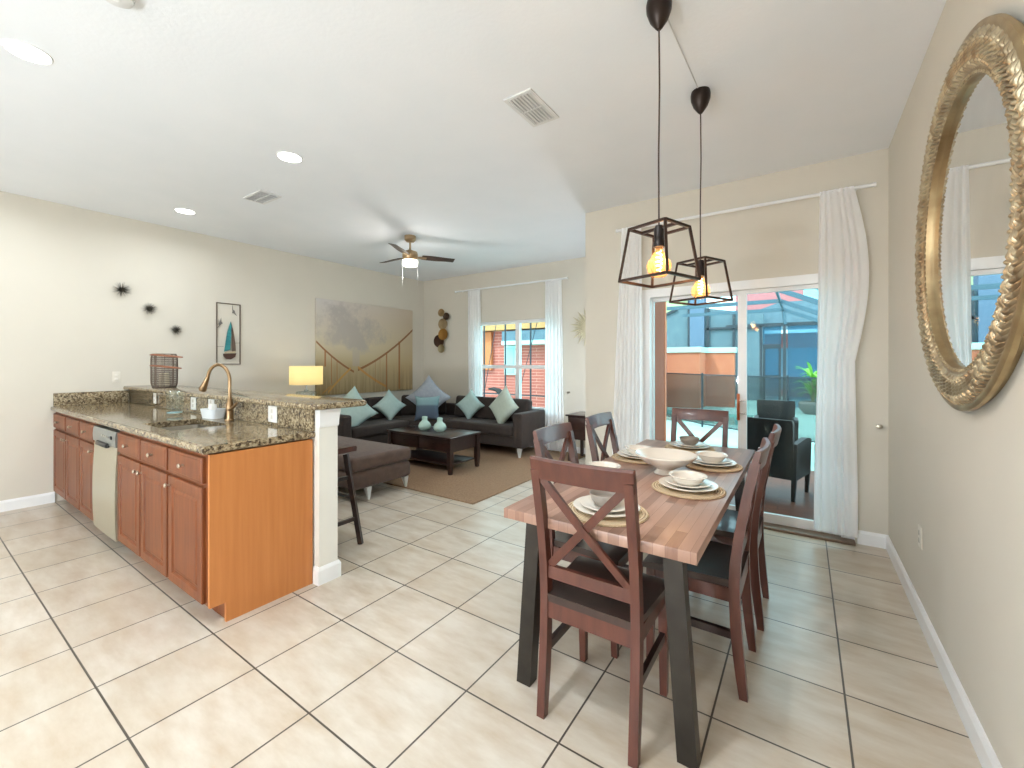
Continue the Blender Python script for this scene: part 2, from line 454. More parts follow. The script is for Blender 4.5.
# granite counter with a hole for the sink, splash pieces, raised bar
SX0, SX1, SY0, SY1 = -3.96, -3.38, 1.04, 1.385
t = thing('countertop', 'speckled granite worktop of the kitchen peninsula', 'worktop', (-4.45, 1.23, .93))
def off(x, y, z): return Vector((x+4.45, y-1.23, z-.93))
b = MB()
b.slab([XL+.002, SX0, SX1, -2.61], [.948, SY0, SY1, 1.535], {(1, 1)}, .932, .975, lambda u, v, w: off(u, v, w))
b.build('slab', GRANITE, t, ang=0)
def halfround(p, q):   # rounded nosing along the slab edge
    d_ = (q-p).normalized(); s_ = Vector((d_.y, -d_.x, 0))
    pr = [(-.004, .0), (.012, .004), (.018, .014), (.018, .030), (.012, .040), (-.004, .0435)]
    return [[e+s_*u+Vector((0, 0, v)) for u, v in pr] for e in (p, q)]
MB().loft([[(x+4.45, .948-1.23-u, z+.0015) for u, z in ((-.004, 0), (.012, .004), (.018, .014), (.018, .03), (.012, .04), (-.004, .0415))] for x in (XL+.002, -2.60)]).build('front_nosing', GRANITE, t)
MB().loft([[(-2.61+4.45+u, y-1.23, z+.0015) for u, z in ((-.004, 0), (.008, .004), (.014, .014), (.014, .03), (.008, .04), (-.004, .0415))] for y in (.936, 1.553)]).build('end_nosing', GRANITE, t)
MB().box(XL+.001+4.45, XL+.022+4.45, .948-1.23, 1.534-1.23, .0455, .178, .003).build('side_splash', GRANITE, t)
MB().box(XL+.023+4.45, -2.60+4.45, 1.535-1.23, 1.5535-1.23, .0455, .184, .003).build('rear_splash', GRANITE, t)
t = MB()
poly = [(XL+.002, 1.49), (-2.60, 1.49)]
for k in range(1, 7): a = -PI/2+PI/2*k/6; poly.append((-2.57+.06*math.cos(a), 1.55+.06*math.sin(a)))
poly += [(-2.51, 1.84)]
for k in range(1, 9): a = PI/2*k/8; poly.append((-2.57+.06*math.cos(a), 1.85+.06*math.sin(a)))
poly += [(XL+.002, 1.91)]
def shrink(k): 
    cx_, cy_ = -4.4, 1.74
    return [(x+(k if x < -6 else -k)*(0 if x < -6 else 1), y+(k if y < cy_ else -k)) for x, y in poly]
t.loft([[(x, y, z) for x, y in shrink(k)] for z, k in ((1.117, .010), (1.122, .003), (1.132, 0), (1.142, 0), (1.152, .004), (1.157, .012))])
tag(t.build('breakfast_bar', GRANITE), 'raised granite breakfast bar ledge on the low wall behind the sink', 'worktop')

# sink
def rrect(x0, x1, y0, y1, r, z, n=5):
    pts = []
    for cx_, cy_, a0 in ((x1-r, y1-r, 0), (x0+r, y1-r, PI/2), (x0+r, y0+r, PI), (x1-r, y0+r, 1.5*PI)):
        for k in range(n+1):
            a = a0+PI/2*k/n; pts.append((cx_+r*math.cos(a), cy_+r*math.sin(a), z))
    return pts
t = thing('kitchen_sink', 'stainless steel sink basin sunk into the granite worktop', 'sink', ((SX0+SX1)/2, (SY0+SY1)/2, .74))
a, c = (SX1-SX0)/2+.008, (SY1-SY0)/2+.008
MB().loft([rrect(-a, a, -c, c, .05, .19), rrect(-a, a, -c, c, .05, .02), rrect(-a+.02, a-.02, -c+.02, c-.02, .05, 0), rrect(-a+.02, a-.02, -c+.02, c-.02, .05, .004),
           rrect(-a+.022, a-.022, -c+.022, c-.022, .05, .008), rrect(-a+.007, a-.007, -c+.007, c-.007, .045, .03), rrect(-a+.004, a-.004, -c+.004, c-.004, .046, .19)][::1], cap=False).build('basin', STEEL, t, 50)
bt = MB(); bt.loft([rrect(-a+.02, a-.02, -c+.02, c-.02, .05, .001), rrect(-a+.021, a-.021, -c+.021, c-.021, .05, .008)]); bt.build('basin_floor', STEEL, t)
MB().lathe([(.0001, .009), (.042, .009), (.045, .011), (.04, .013), (.0001, .0115)], n=24, cap=False).build('drain', CHROME, t)

# faucet
t = thing('kitchen_faucet', 'tall bronze gooseneck faucet standing behind the sink', 'faucet', (-3.61, 1.47, .9765))
MB().lathe([(.0001, 0), (.032, 0), (.032, .006), (.026, .012), (.024, .07), (.026, .12), (.02, .14), (.0155, .17), (.0001, .17)], n=20, cap=False).build('body', BRONZE, t)
dx, dy = -.93, -.36
arc = [(0, 0, .165), (0, 0, .30)]
for k in range(1, 15):
    a = PI*k/14*.93; arc.append((dx*.105*(1-math.cos(a)), dy*.105*(1-math.cos(a)), .30+.125*math.sin(a)))
MB().tube(arc, .012, 14).build('spout', BRONZE, t)
e0 = Vector(arc[-1]); dr = (Vector(arc[-1])-Vector(arc[-2])).normalized()+Vector((-.22, -.08, 0)); dr.normalize()
MB().tube([e0, e0+dr*.03, e0+dr*.07, e0+dr*.105, e0+dr*.115], [.0135, .0165, .022, .027, .024], 16).build('spray_head', BRONZE, t)
MB().tube([(.012, -.01, .085), (.035, -.005, .09), (.07, .0, .112), (.105, .004, .138)], [.014, .012, .010, .010], 12).build('lever', BRONZE, t)

t = thing('sink_caddy', 'white open caddy for sponges beside the bronze faucet', 'caddy', (-3.88, 1.462, .9765), R(6))
MB().loft([rrect(-.085, .085, -.045, .045, .02, 0), rrect(-.10, .10, -.055, .055, .022, .075), rrect(-.096, .096, -.051, .051, .02, .075), rrect(-.082, .082, -.042, .042, .018, .006)]).build('tray', M('frosted_white', (232, 236, 238), .25), t)
MB().box(-.035, .01, -.02, .025, .0075, .11, .008).build('sponge', PLASTIC, t)

t = thing('glass_holder', 'clear glass cylinder standing on the granite between sink and wall', 'glass vase', (-4.36, 1.36, .9755))
MB().lathe([(.0001, 0), (.058, 0), (.06, .004), (.06, .205), (.057, .207), (.055, .205), (.055, .022), (.0001, .02)], n=28, cap=False).build('cylinder', CLEAR, t)
MB().lathe([(.0001, .0215), (.053, .0215), (.053, .03), (.0001, .03)], n=24, cap=False).build('base_disc', M('blue_glass', (150, 182, 190), .15), t)

CREAM = M('cream_plastic', (222, 215, 202), .5)
def plate_xz(name, x, y, z, w, h, label, ry=0., holes=2, group='white outlet plates'):
    """outlet plate facing -y (ry=0), +x (ry=90), -x (ry=-90)"""
    t = thing(name, label, 'wall outlet', (x, y, z), ry, group)
    MB().box(-w/2, w/2, -.006, 0, -h/2, h/2, .0025).build('cover', CREAM if abs(ry) > 1 else PLASTIC, t)
    for k in range(holes):
        zz = (k-(holes-1)/2)*.042
        MB().box(-.015, .015, -.0085, -.0062, zz-.013, zz+.013, .001).build('socket', PORC, t)
    return t
for x, z, w_, lb in ((-5.44, 1.06, .075, 'white outlet plate on the granite splash behind the glass cylinder'), (-4.47, 1.058, .11, 'white outlet plate on the granite splash left of the sponge caddy'),
                 (-4.10, 1.068, .11, 'white outlet plate on the granite splash above the sponge caddy'), (-3.09, 1.055, .12, 'wide white outlet plate on the granite splash near the bar end')):
    plate_xz('wall_outlet', x, 1.5335, z, w_, .115, lb, 0)
plate_xz('wall_outlet', XL+.0005, 1.43, 1.26, .07, .12, 'pale outlet plate on the left wall above the worktop', PI/2)
plate_xz('wall_outlet', XR-.0005, 3.2, .46, .075, .12, 'cream outlet plate low on the right wall under the round mirror', -PI/2)

# wire basket and candle on the bar
t = thing('wire_basket', 'dark woven wire basket with two wooden handles standing on the bar', 'basket', (-5.60, 1.655, 1.1575))
b = MB(); rings = []
for i in range(19):
    u = i/18; z = .004+.35*u; k = .115*(1-.12*(2*u-1)**8)
    rings.append([(p[0], p[1], z) for p in rrect(-k, k, -k*.85, k*.85, .06, 0, 9)])
b.loft(rings, cap=False)
o = b.build('mesh_body', M('dark_wire', (112, 96, 84), .5, .3), t)
md = o.modifiers.new('wire', 'WIREFRAME'); md.thickness = .0055
MB().loft([[(p[0], p[1], z) for p in rrect(-.105, .105, -.088, .088, .05, 0, 6)] for z in (.001, .012)]).build('bottom', M('dark_wire_base', (70, 58, 50), .6), t)
for z, l in ((.338, .43), (.225, .40)):
    MB().tube([(-.05, -.105, z+.004), (.04, -.112, z+.006), (.115, -.075, z), (.06+l*.5, -.02, z-.012), (-.03+l, .03, z-.022)], [.006, .009, .011, .01, .007], 8).build('handle', M('handle_wood', (150, 96, 70), .5), t)
t = thing('pillar_candle', 'cream pillar candle inside the wire basket', 'candle', (-5.57, 1.645, 1.170))
MB().lathe([(.0001, 0), (.043, 0), (.044, .004), (.044, .135), (.038, .14), (.0001, .134)], n=24, cap=False).build('wax', M('cream_wax', (226, 214, 190), .5), t)
MB().tube([(0, 0, .132), (0, .001, .15)], .0015, 6).build('wick', BLACK, t)

# bar stool, mostly behind the bar
t = thing('bar_stool', 'dark wooden bar stool tucked under the granite bar ledge', 'stool', (-3.135, 1.93, 0))
b = MB()
b.surf(lambda u, v: (.44*(u-.5), .26*(v-.5), .755+.05*(2*u-1)**2), 10, 4)
b2 = MB(); rings = []
for i in range(13):
    u = i/12; x = .46*(u-.5); zt = .74+.025*(2*u-1)**2
    rings.append([(x, -.15, zt-.04), (x, .15, zt-.04), (x, .155, zt-.01), (x, .145, zt), (x, -.145, zt), (x, -.155, zt-.01)])
b.bm.free(); b2.loft(rings).build('seat', CHAIRW, t)
for sx in (-1, 1):
    for sy in (-1, 1):
        MB().bar((sx*.165, sy*.10, .70), (sx*.27, sy*.16, 0), .034, .034).build('leg', DKWOOD, t)
MB().bar((-.2, -.13, .36), (.2, -.13, .36), .02, .028).build('stretcher', DKWOOD, t)
MB().bar((-.2, .13, .36), (.2, .13, .36), .02, .028).build('stretcher', DKWOOD, t)
for sx in (-1, 1):
    for z in (.20, .52): MB().bar((sx*(.268-.15*z), -.135, z), (sx*(.268-.15*z), .135, z), .02, .028).build('stretcher', DKWOOD, t)

# ------------------------------------------------------------------ dining table and chairs
TZ = .79
t = thing('dining_table', 'stave-wood dining table with dark metal legs laid for six', 'dining table', (-.68, 2.51, 0))
MB().box(-.39, .39, -1.01, 1.01, TZ-.042, TZ, .003).build('tabletop', TABLEW, t)
for sy in (-1, 1):
    MB().box(-.30, .30, sy*.90-.03, sy*.90+.03, TZ-.056, TZ-.043).build('leg_plate', LEGMETAL, t, ang=0)
    for sx in (-1, 1):
        ring = lambda x, z: [(x-.034, sy*.90-.03, z), (x+.034, sy*.90-.03, z), (x+.034, sy*.90+.03, z), (x-.034, sy*.90+.03, z)]
        MB().loft([ring(sx*.342, 0), ring(sx*.29, TZ-.056)]).build('leg', LEGMETAL, t, ang=0)

def make_chair(label):
    t = thing('dining_chair', label, 'dining chair', (0, 0, 0), 0, 'x-back dining chairs')
    y_at = lambda z: -.22+.035*math.sin(PI*z/.95)-(.042*((z-.48)/.56)**1.4 if z > .48 else 0)
    zs = [0, .1, .2, .3, .4, .48, .56, .66, .76, .86, .96, 1.0]
    for sx in (-1, 1):
        rings = []
        for z in zs:
            y = y_at(z); wx = .017; wy = .021 if z > .15 else .016+.005*z/.15
            if z > .6: wy = .019
            rings.append([(sx*.187-wx, y-wy, z), (sx*.187+wx, y-wy, z), (sx*.187+wx, y+wy, z), (sx*.187-wx, y+wy, z)])
        MB().loft(rings).build('rear_leg', CHAIRW, t, 25)
    # top rail, bowed backwards
    rings = []
    for i in range(13):
        u = 2*i/12-1; x = .206*u; bow = -.022*(1-u*u)
        ring = []
        for z, dz in ((.965, 0), (1.045, 0)):
            y = y_at(z)+bow+.002; ring.append((x, y, z))
        (xa, ya, za), (xb, yb, zb) = ring
        rings.append([(xa, ya-.013, za), (xa, ya+.013, za), (xb, yb+.012, zb-.004), (xb, yb+.006, zb+.005), (xb, yb-.008, zb+.005), (xb, yb-.013, zb-.004)])
    MB().loft(rings).build('top_rail', CHAIRW, t, 30)
    MB().bar((-.172, y_at(.575), .575), (.172, y_at(.575), .575), .022, .05).build('lower_rail', CHAIRW, t, 0)
    for sx in (-1, 1):
        za, zb = .60, .968; pts = []
        for i in range(9):
            u = i/8; z = za+(zb-za)*u; x = sx*(-.165+.33*u); pts.append((x, y_at(z)-.014*math.sin(PI*u)+sx*.003, z))
        rings = []
        for i, p in enumerate(pts):
            hx_ = .021; rings.append([(p[0]-hx_, p[1]-.008, p[2]), (p[0]+hx_, p[1]-.008, p[2]), (p[0]+hx_, p[1]+.008, p[2]), (p[0]-hx_, p[1]+.008, p[2])])
        MB().loft(rings).build('cross_slat', CHAIRW, t, 30)
    # shaped seat
    rings = []
    prof = [(-.20, .0), (-.19, .012), (-.10, .004), (0, 0), (.10, .002), (.18, .008), (.215, .004), (.225, -.012)]
    b = MB()
    def seat_pt(u, v):
        hw_ = .190+.028*v; x = (2*u-1)*hw_; y = -.205+.405*v
        dish = -.014*(1-(2*u-1)**2)*math.sin(PI*min(1, v*1.05))
        return Vector((x, y, .487+dish-(.010 if v > .97 else 0)))
    N = 10
    top = [[seat_pt(i/N, j/N) for j in range(N+1)] for i in range(N+1)]
    outline = [top[i][0] for i in range(N+1)] + [top[N][j] for j in range(1, N+1)] + [top[i][N] for i in range(N-1, -1, -1)] + [top[0][j] for j in range(N-1, 0, -1)]
    b.surf(lambda u, v: seat_pt(u, v), N, N)
    b.loft([outline, [Vector((p.x*.985, p.y*.985, .455)) for p in outline]], cap=False)
    f = [b.bm.verts.new((p.x*.985, p.y*.985, .455)) for p in outline]; b.face(f)
    b.build('seat', SEATW, t, 40)
    b = MB()
    MB_ap = [((-.172, -.192), (.172, -.192)), ((-.172, .165), (.172, .165)), ((-.185, -.17), (-.185, .15)), ((.185, -.17), (.185, .15))]
    for p, q in MB_ap:
        MB().bar((*p, .423), (*q, .423), .02, .064 if p[1] == q[1] else .06).build('apron', CHAIRW, t, 0)
    for sx in (-1, 1):
        ring = lambda k, z, y: [(sx*.187-k, y-k, z), (sx*.187+k, y-k, z), (sx*.187+k, y+k, z), (sx*.187-k, y+k, z)]
        MB().loft([ring(.0145, 0, .172), ring(.019, .39, .165), ring(.019, .455, .165)]).build('front_leg', CHAIRW, t, 0)
        MB().bar((sx*.187, -.175, .255), (sx*.187, .155, .255), .02, .034).build('stretcher', DKWOOD, t, 0)
    return t
bpy.context.view_layer.update()
ch = make_chair('reddish x-back wooden chair at the table end with its back to the kitchen')
ch.location = (-.682, 1.705, 0)
for loc, rz, lb in (((-.68, 3.34, 0), PI, 'reddish x-back wooden chair at the far table end by the glass door'),
                    ((-.43, 2.225, 0), PI/2, 'x-back wooden chair on the mirror side of the table, farther from the glass door'),
                    ((-.41, 2.81, 0), PI/2, 'x-back wooden chair on the mirror side of the table, nearer the glass door'),
                    ((-.925, 2.17, 0), -PI/2, 'x-back wooden chair on the sofa side of the table, nearer the kitchen'),
                    ((-.93, 2.85, 0), -PI/2, 'x-back wooden chair on the sofa side of the table, nearer the glass door')):
    c = copy_tree(ch); c.location = loc; c.rotation_euler = (0, 0, rz); c['label'] = lb

# place settings
def lathe_one(name, prof, mat, label, cat, loc, group, n=40):
    o = MB().lathe(prof, n=n, cap=False).build(name, mat, None, 40); o.location = loc
    return tag(o, label, cat, group)
MAT_P = [(.0001, 0), (.168, 0), (.172, .004), (.168, .008), (.0001, .009)]
PL = [(.0001, .001), (.075, .0), (.085, .004), (.128, .014), (.136, .018), (.137, .021), (.133, .022), (.088, .011), (.07, .008), (.0001, .008)]
PS = [(r*.80, z) for r, z in PL]
BW = [(.0001, 0), (.052, 0), (.056, .004), (.070, .018), (.077, .034), (.088, .038), (.090, .041), (.087, .043), (.074, .040), (.064, .022), (.044, .009), (.0001, .007)]
BG = [(.0001, 0), (.038, 0), (.042, .004), (.060, .022), (.069, .048), (.068, .052), (.065, .050), (.056, .025), (.030, .010), (.0001, .008)]
places = [(-.685, 1.70, 'at the table end nearest the kitchen', True), (-.69, 3.30, 'at the table end by the glass door', True),
          (-.475, 2.235, 'on the mirror side, farther from the glass door', False), (-.465, 2.83, 'on the mirror side, nearer the glass door', False),
          (-.895, 2.19, 'on the sofa side, nearer the kitchen', False), (-.895, 2.78, 'on the sofa side, nearer the glass door', False)]
for i, (x, y, where, grey) in enumerate(places):
    lathe_one('placemat', MAT_P, RATTAN, 'round woven placemat '+where, 'placemat', (x, y, TZ+.0005), 'woven placemats on the dining table')
    lathe_one('dinner_plate', PL, PORC, 'large cream dinner plate on the placemat '+where, 'plate', (x, y, TZ+.010), 'dinner plates on the dining table')
    lathe_one('salad_plate', PS, PORC, 'smaller cream plate stacked '+where, 'plate', (x, y, TZ+.021), 'small plates on the dining table')
    lathe_one('bowl', BG if grey else BW, TAUPE if grey else PORC, ('small grey bowl ' if grey else 'cream rimmed bowl ')+'on the plates '+where, 'bowl', (x, y, TZ+.0305), 'bowls on the dining table')
lathe_one('serving_bowl', [(.0001, 0), (.062, 0), (.064, .004), (.052, .016), (.045, .026), (.06, .036), (.11, .058), (.15, .088), (.166, .106), (.166, .111), (.161, .110), (.11, .070), (.05, .046), (.0001, .043)], PORC,
          'big white footed serving bowl in the middle of the dining table', 'bowl', (-.648, 2.49, TZ+.0005), None, 48)

# ------------------------------------------------------------------ living area
CZ = .0125
t = thing('sectional_sofa', 'dark brown L-shaped sectional sofa in the corner under the bridge picture and window', 'sofa', (-5.3, 5.2, CZ))
o_ = lambda x, y, z=0: (x+5.3, y-5.2, z)
def sprism(poly, z0, z1, bev, name, mat=SOFA, seg=3):
    tm = bmesh.new()
    lo = [tm.verts.new((x+5.3, y-5.2, z0)) for x, y in poly]; hi = [tm.verts.new((x+5.3, y-5.2, z1)) for x, y in poly]
    n = len(poly)
    tm.faces.new(lo[::-1]); tm.faces.new(hi)
    for i in range(n): tm.faces.new((lo[i], lo[(i+1) % n], hi[(i+1) % n], hi[i]))
    bmesh.ops.recalc_face_normals(tm, faces=tm.faces)
    bmesh.ops.bevel(tm, geom=list(tm.edges), offset=bev, segments=seg, profile=.5, affect='EDGES')
    b = MB(); b.merge(tm); return b.build(name, mat, t, 40)
sprism([(-6.22, 3.60), (-5.36, 3.60), (-5.36, 4.85), (-5.0, 5.25), (-3.41, 5.25), (-3.41, 5.92), (-6.22, 5.92)], .14, .30, .015, 'base')
sprism([(-5.98, 3.765), (-5.33, 3.765), (-5.33, 4.84), (-5.98, 4.84)], .302, .46, .04, 'seat_cushion')
sprism([(-5.98, 4.845), (-5.33, 4.845), (-4.97, 5.215), (-4.97, 5.80), (-5.98, 5.80)], .302, .46, .04, 'seat_cushion')
sprism([(-4.965, 5.215), (-3.575, 5.215), (-3.575, 5.80), (-4.965, 5.80)], .302, .46, .04, 'seat_cushion')
sprism([(-6.22, 3.60), (-5.34, 3.60), (-5.34, 3.76), (-6.22, 3.76)], .142, .655, .035, 'armrest')
sprism([(-3.57, 5.22), (-3.405, 5.22), (-3.405, 5.935), (-3.57, 5.935)], .142, .655, .03, 'armrest')
sprism([(-6.24, 3.61), (-6.06, 3.61), (-6.06, 5.79), (-3.42, 5.79), (-3.42, 5.94), (-6.24, 5.94)], .142, .66, .02, 'back_frame')
def back_cushion(c, rz, w, name='back_cushion', hgt=.37, th=.17):
    m = Matrix.Translation((c[0]+5.3, c[1]-5.2, .64)) @ Matrix.Rotation(rz, 4, 'Z') @ Matrix.Rotation(R(-10), 4, 'X')
    MB().obox(m, w, th, hgt, .05, 4).build(name, SOFA, t, 50)
back_cushion((-4.64, 5.74), 0, .94); back_cushion((-3.865, 5.74), 0, .57)
back_cushion((-5.97, 4.10), PI/2, .66); back_cushion((-5.97, 4.72), PI/2, .56)
back_cushion((-5.72, 5.52), PI/4, .80)
for x, y in ((-3.47, 5.27), (-3.47, 5.88), (-5.40, 3.66), (-6.15, 3.66)):
    m = Matrix.Translation(o_(x, y))
    MB().loft([[m @ Vector((sx*.012, sy*.012, .001)) for sx, sy in ((-1, -1), (1, -1), (1, 1), (-1, 1))], [m @ Vector((sx*.03, sy*.03, .139)) for sx, sy in ((-1, -1), (1, -1), (1, 1), (-1, 1))]]).build('leg', LEGSILVER, t, 0)

def pillow(label, mat, c, size, rz, tilt, spin=45, th=.15, cat='cushion'):
    b = MB(); N = 16
    def f(sgn):
        def g(u, v):
            u = 2*u-1; v = 2*v-1
            k = ((1-u**4)*(1-v**4))**.55
            pin = .14
            x = u*size/2*(1-pin*(1-v*v)*u*u); z = v*size/2*(1-pin*(1-u*u)*v*v)
            return Vector((x, z, sgn*th/2*k))
        return g
    b.surf(f(1), N, N); b.surf(f(-1), N, N)
    o = b.build('throw_pillow', mat, None, 60)
    # local XY is the face, local Z its normal: stand it up facing -y, lean back, turn
    o.matrix_world = Matrix.Translation(c) @ Matrix.Rotation(rz, 4, 'Z') @ Matrix.Rotation(PI/2-tilt, 4, 'X') @ Matrix.Rotation(R(spin), 4, 'Z')
    return tag(o, label, cat, 'throw pillows on the brown sofa')
pillow('large pale aqua pillow leaning on the sofa arm near the bar', AQUA, (-5.64, 3.95, .69), .56, R(55), .30, 38)
pillow('plain aqua pillow on the sofa below the bridge picture', AQUA, (-5.70, 4.72, .70), .40, R(62), .22)
pillow('large blue-grey pillow standing behind the two-tone one in the sofa corner', LAV, (-5.36, 5.28, .82), .56, R(40), .16, 45, .13)
pillow('two-tone blue square pillow in front of the grey one in the sofa corner', OMBRE, (-5.17, 5.06, .665), .42, R(40), .22, 0)
pillow('aqua pillow on the sofa left of the window', AQUA, (-4.68, 5.58, .70), .40, R(12), .22)
pillow('pale mint pillow against the sofa arm by the window', MINT, (-3.93, 5.50, .72), .50, R(-12), .24, 48)

t = thing('ottoman', 'long brown upholstered ottoman bench with metal legs beside the bar stool', 'ottoman', (-4.42, 2.985, CZ))
MB().box(-.735, .735, -.385, .385, .12, .30, .05, 4).build('base', OTTO, t, 50)
MB().box(-.74, .74, -.39, .39, .302, .45, .05, 4).build('cushion', OTTO, t, 50)
for sx in (-1, 1):
    for sy in (-1, 1):
        y = sy*.30 if sy > 0 else -.19
        x = sx*.675
        if sy < 0: y = -.30+.12
        y = sy*.33 if sy > 0 else -.17
        MB().loft([[(x+sx*.02-.009, y-.009, -.0115 if y < 0 else .001), (x+sx*.02+.009, y-.009, -.0115 if y < 0 else .001), (x+sx*.02+.009, y+.009, -.0115 if y < 0 else .001), (x+sx*.02-.009, y+.009, -.0115 if y < 0 else .001)],
                   [(x-.03, y-.03, .119), (x+.03, y-.03, .119), (x+.03, y+.03, .119), (x-.03, y+.03, .119)]]).build('leg', LEGSILVER, t, 0)

t = thing('coffee_table', 'dark wooden coffee table with drawers and lower shelf on the brown carpet', 'coffee table', (-4.22, 4.245, CZ))
MB().box(-.60, .60, -.305, .305, .445, .47, .006).build('tabletop', DKWOOD, t)
MB().box(-.555, .555, -.26, .26, .27, .444).build('drawer_case', DKWOOD, t, 0)
for sx in (-1, 1):
    f = MB().box(sx*.275-.26, sx*.275+.26, -.272, -.261, .285, .435, .003).build('drawer', DKWOOD, t)
    MB().lathe([(.0001, 0), (.012, .004), (.014, .012), (.0001, .018)], mat=Matrix.Translation((sx*.275, -.272, .36)) @ Matrix.Rotation(PI/2, 4, 'X'), n=12, cap=False).build('knob', DKBRONZE, f)
MB().box(-.54, .54, -.25, .25, .10, .122, .004).build('shelf', DKWOOD, t)
for sx in (-1, 1):
    for sy in (-1, 1):
        rg = lambda k, z: [(sx*.56-k, sy*.265-k, z), (sx*.56+k, sy*.265-k, z), (sx*.56+k, sy*.265+k, z), (sx*.56-k, sy*.265+k, z)]
        MB().loft([rg(.02, .001), rg(.029, .12), rg(.029, .444)]).build('leg', DKWOOD, t, 0)
VG = M('aqua_glass', (186, 218, 208), .12, coat=.4)
VP = [(.0001, 0), (.055, .0), (.085, .03), (.09, .06), (.072, .10), (.042, .125), (.037, .145), (.04, .185), (.034, .187), (.03, .15), (.0001, .14)]
for x, y, lb in ((-4.37, 4.23, 'squat aqua glass bottle vase on the coffee table beside the remote'), (-4.10, 4.25, 'squat aqua glass bottle vase in the middle of the coffee table')):
    lathe_one('bottle_vase', VP, VG, lb, 'vase', (x, y, .4835), 'aqua bottle vases on the coffee table')
o = MB().box(-.02, .02, -.1, .1, 0, .02, .006); 
for k in range(4): o.box(-.008, .008, -.07+k*.035, -.055+k*.035, .0195, .023)
o = o.build('remote_control', BLACK); o.location = (-4.72, 4.30, .4835); o.rotation_euler = (0, 0, R(70)); tag(o, 'black remote control on the coffee table beside the aqua vases', 'remote control')
lampx, lampy = -5.80, 3.335
t = thing('end_table', 'dark end table holding the lit glass lamp beside the sofa arm', 'side table', (lampx, 3.25, CZ))
MB().box(-.28, .28, -.25, .25, .50, .525, .005).build('tabletop', DKWOOD, t); MB().box(-.25, .25, -.22, .22, .40, .499).build('drawer_case', DKWOOD, t, 0)
for sx in (-1, 1):
    for sy in (-1, 1): MB().box(sx*.235-.02, sx*.235+.02, sy*.205-.02, sy*.205+.02, .001, .399).build('leg', DKWOOD, t, 0)
t = thing('table_lamp', 'glass table lamp with lit cream drum shade in front of the left wall', 'lamp', (lampx, lampy, .538))
LAMPG = M_thin('lamp_glass', (228, 236, 236), .2, .05)
MB().lathe([(.0001, 0), (.13, 0), (.135, .01), (.135, .46), (.125, .475), (.03, .48), (.028, .50), (.0001, .50)], n=28, cap=False).build('glass_base', LAMPG, t, 40)
MB().tube([(0, 0, .50), (0, 0, .62)], .009).build('stem', CHROME, t)
m, nt, b = new_mat('lit_shade'); out = nt.nodes['Material Output']
d1 = nd(nt, 'ShaderNodeBsdfDiffuse'); d1.inputs[0].default_value = lin((236, 222, 178)); t1 = nd(nt, 'ShaderNodeBsdfTranslucent'); t1.inputs[0].default_value = lin((246, 226, 170))
mx = nd(nt, 'ShaderNodeMixShader'); mx.inputs[0].default_value = .5; nt.links.new(d1.outputs[0], mx.inputs[1]); nt.links.new(t1.outputs[0], mx.inputs[2]); nt.links.new(mx.outputs[0], out.inputs['Surface'])
SHADE = m
MB().loft([[(r*math.cos(2*PI*k/40), r*math.sin(2*PI*k/40), z) for k in range(40)] for r, z in ((.215, .575), (.215, .835))], cap=False).build('lamp_shade', SHADE, t, 40)
MB().lathe([(.0001, .62), (.03, .65), (.032, .69), (.014, .73), (.0001, .735)], n=16, cap=False).build('bulb', M_emit('lamp_bulb', (255, 226, 160), 10), t)
t = thing('end_table', 'small dark side table with drawer in the alcove by the window curtain', 'side table', (-2.52, 5.72, 0.0))
MB().box(-.30, .30, -.25, .25, .655, .68, .005).build('tabletop', DKWOOD, t); MB().box(-.27, .27, -.22, .22, .33, .654).build('case', DKWOOD, t, 0)
f = MB().box(-.25, .25, -.232, -.221, .47, .64, .003).build('drawer', DKWOOD, t)
MB().lathe([(.0001, 0), (.012, .004), (.014, .012), (.0001, .018)], mat=Matrix.Translation((0, -.232, .555)) @ Matrix.Rotation(PI/2, 4, 'X'), n=12, cap=False).build('knob', DKBRONZE, f)
for sx in (-1, 1):
    for sy in (-1, 1): MB().box(sx*.25-.02, sx*.25+.02, sy*.2-.02, sy*.2+.02, .001 if sx > 0 else .0135, .329).build('leg', DKWOOD, t, 0)

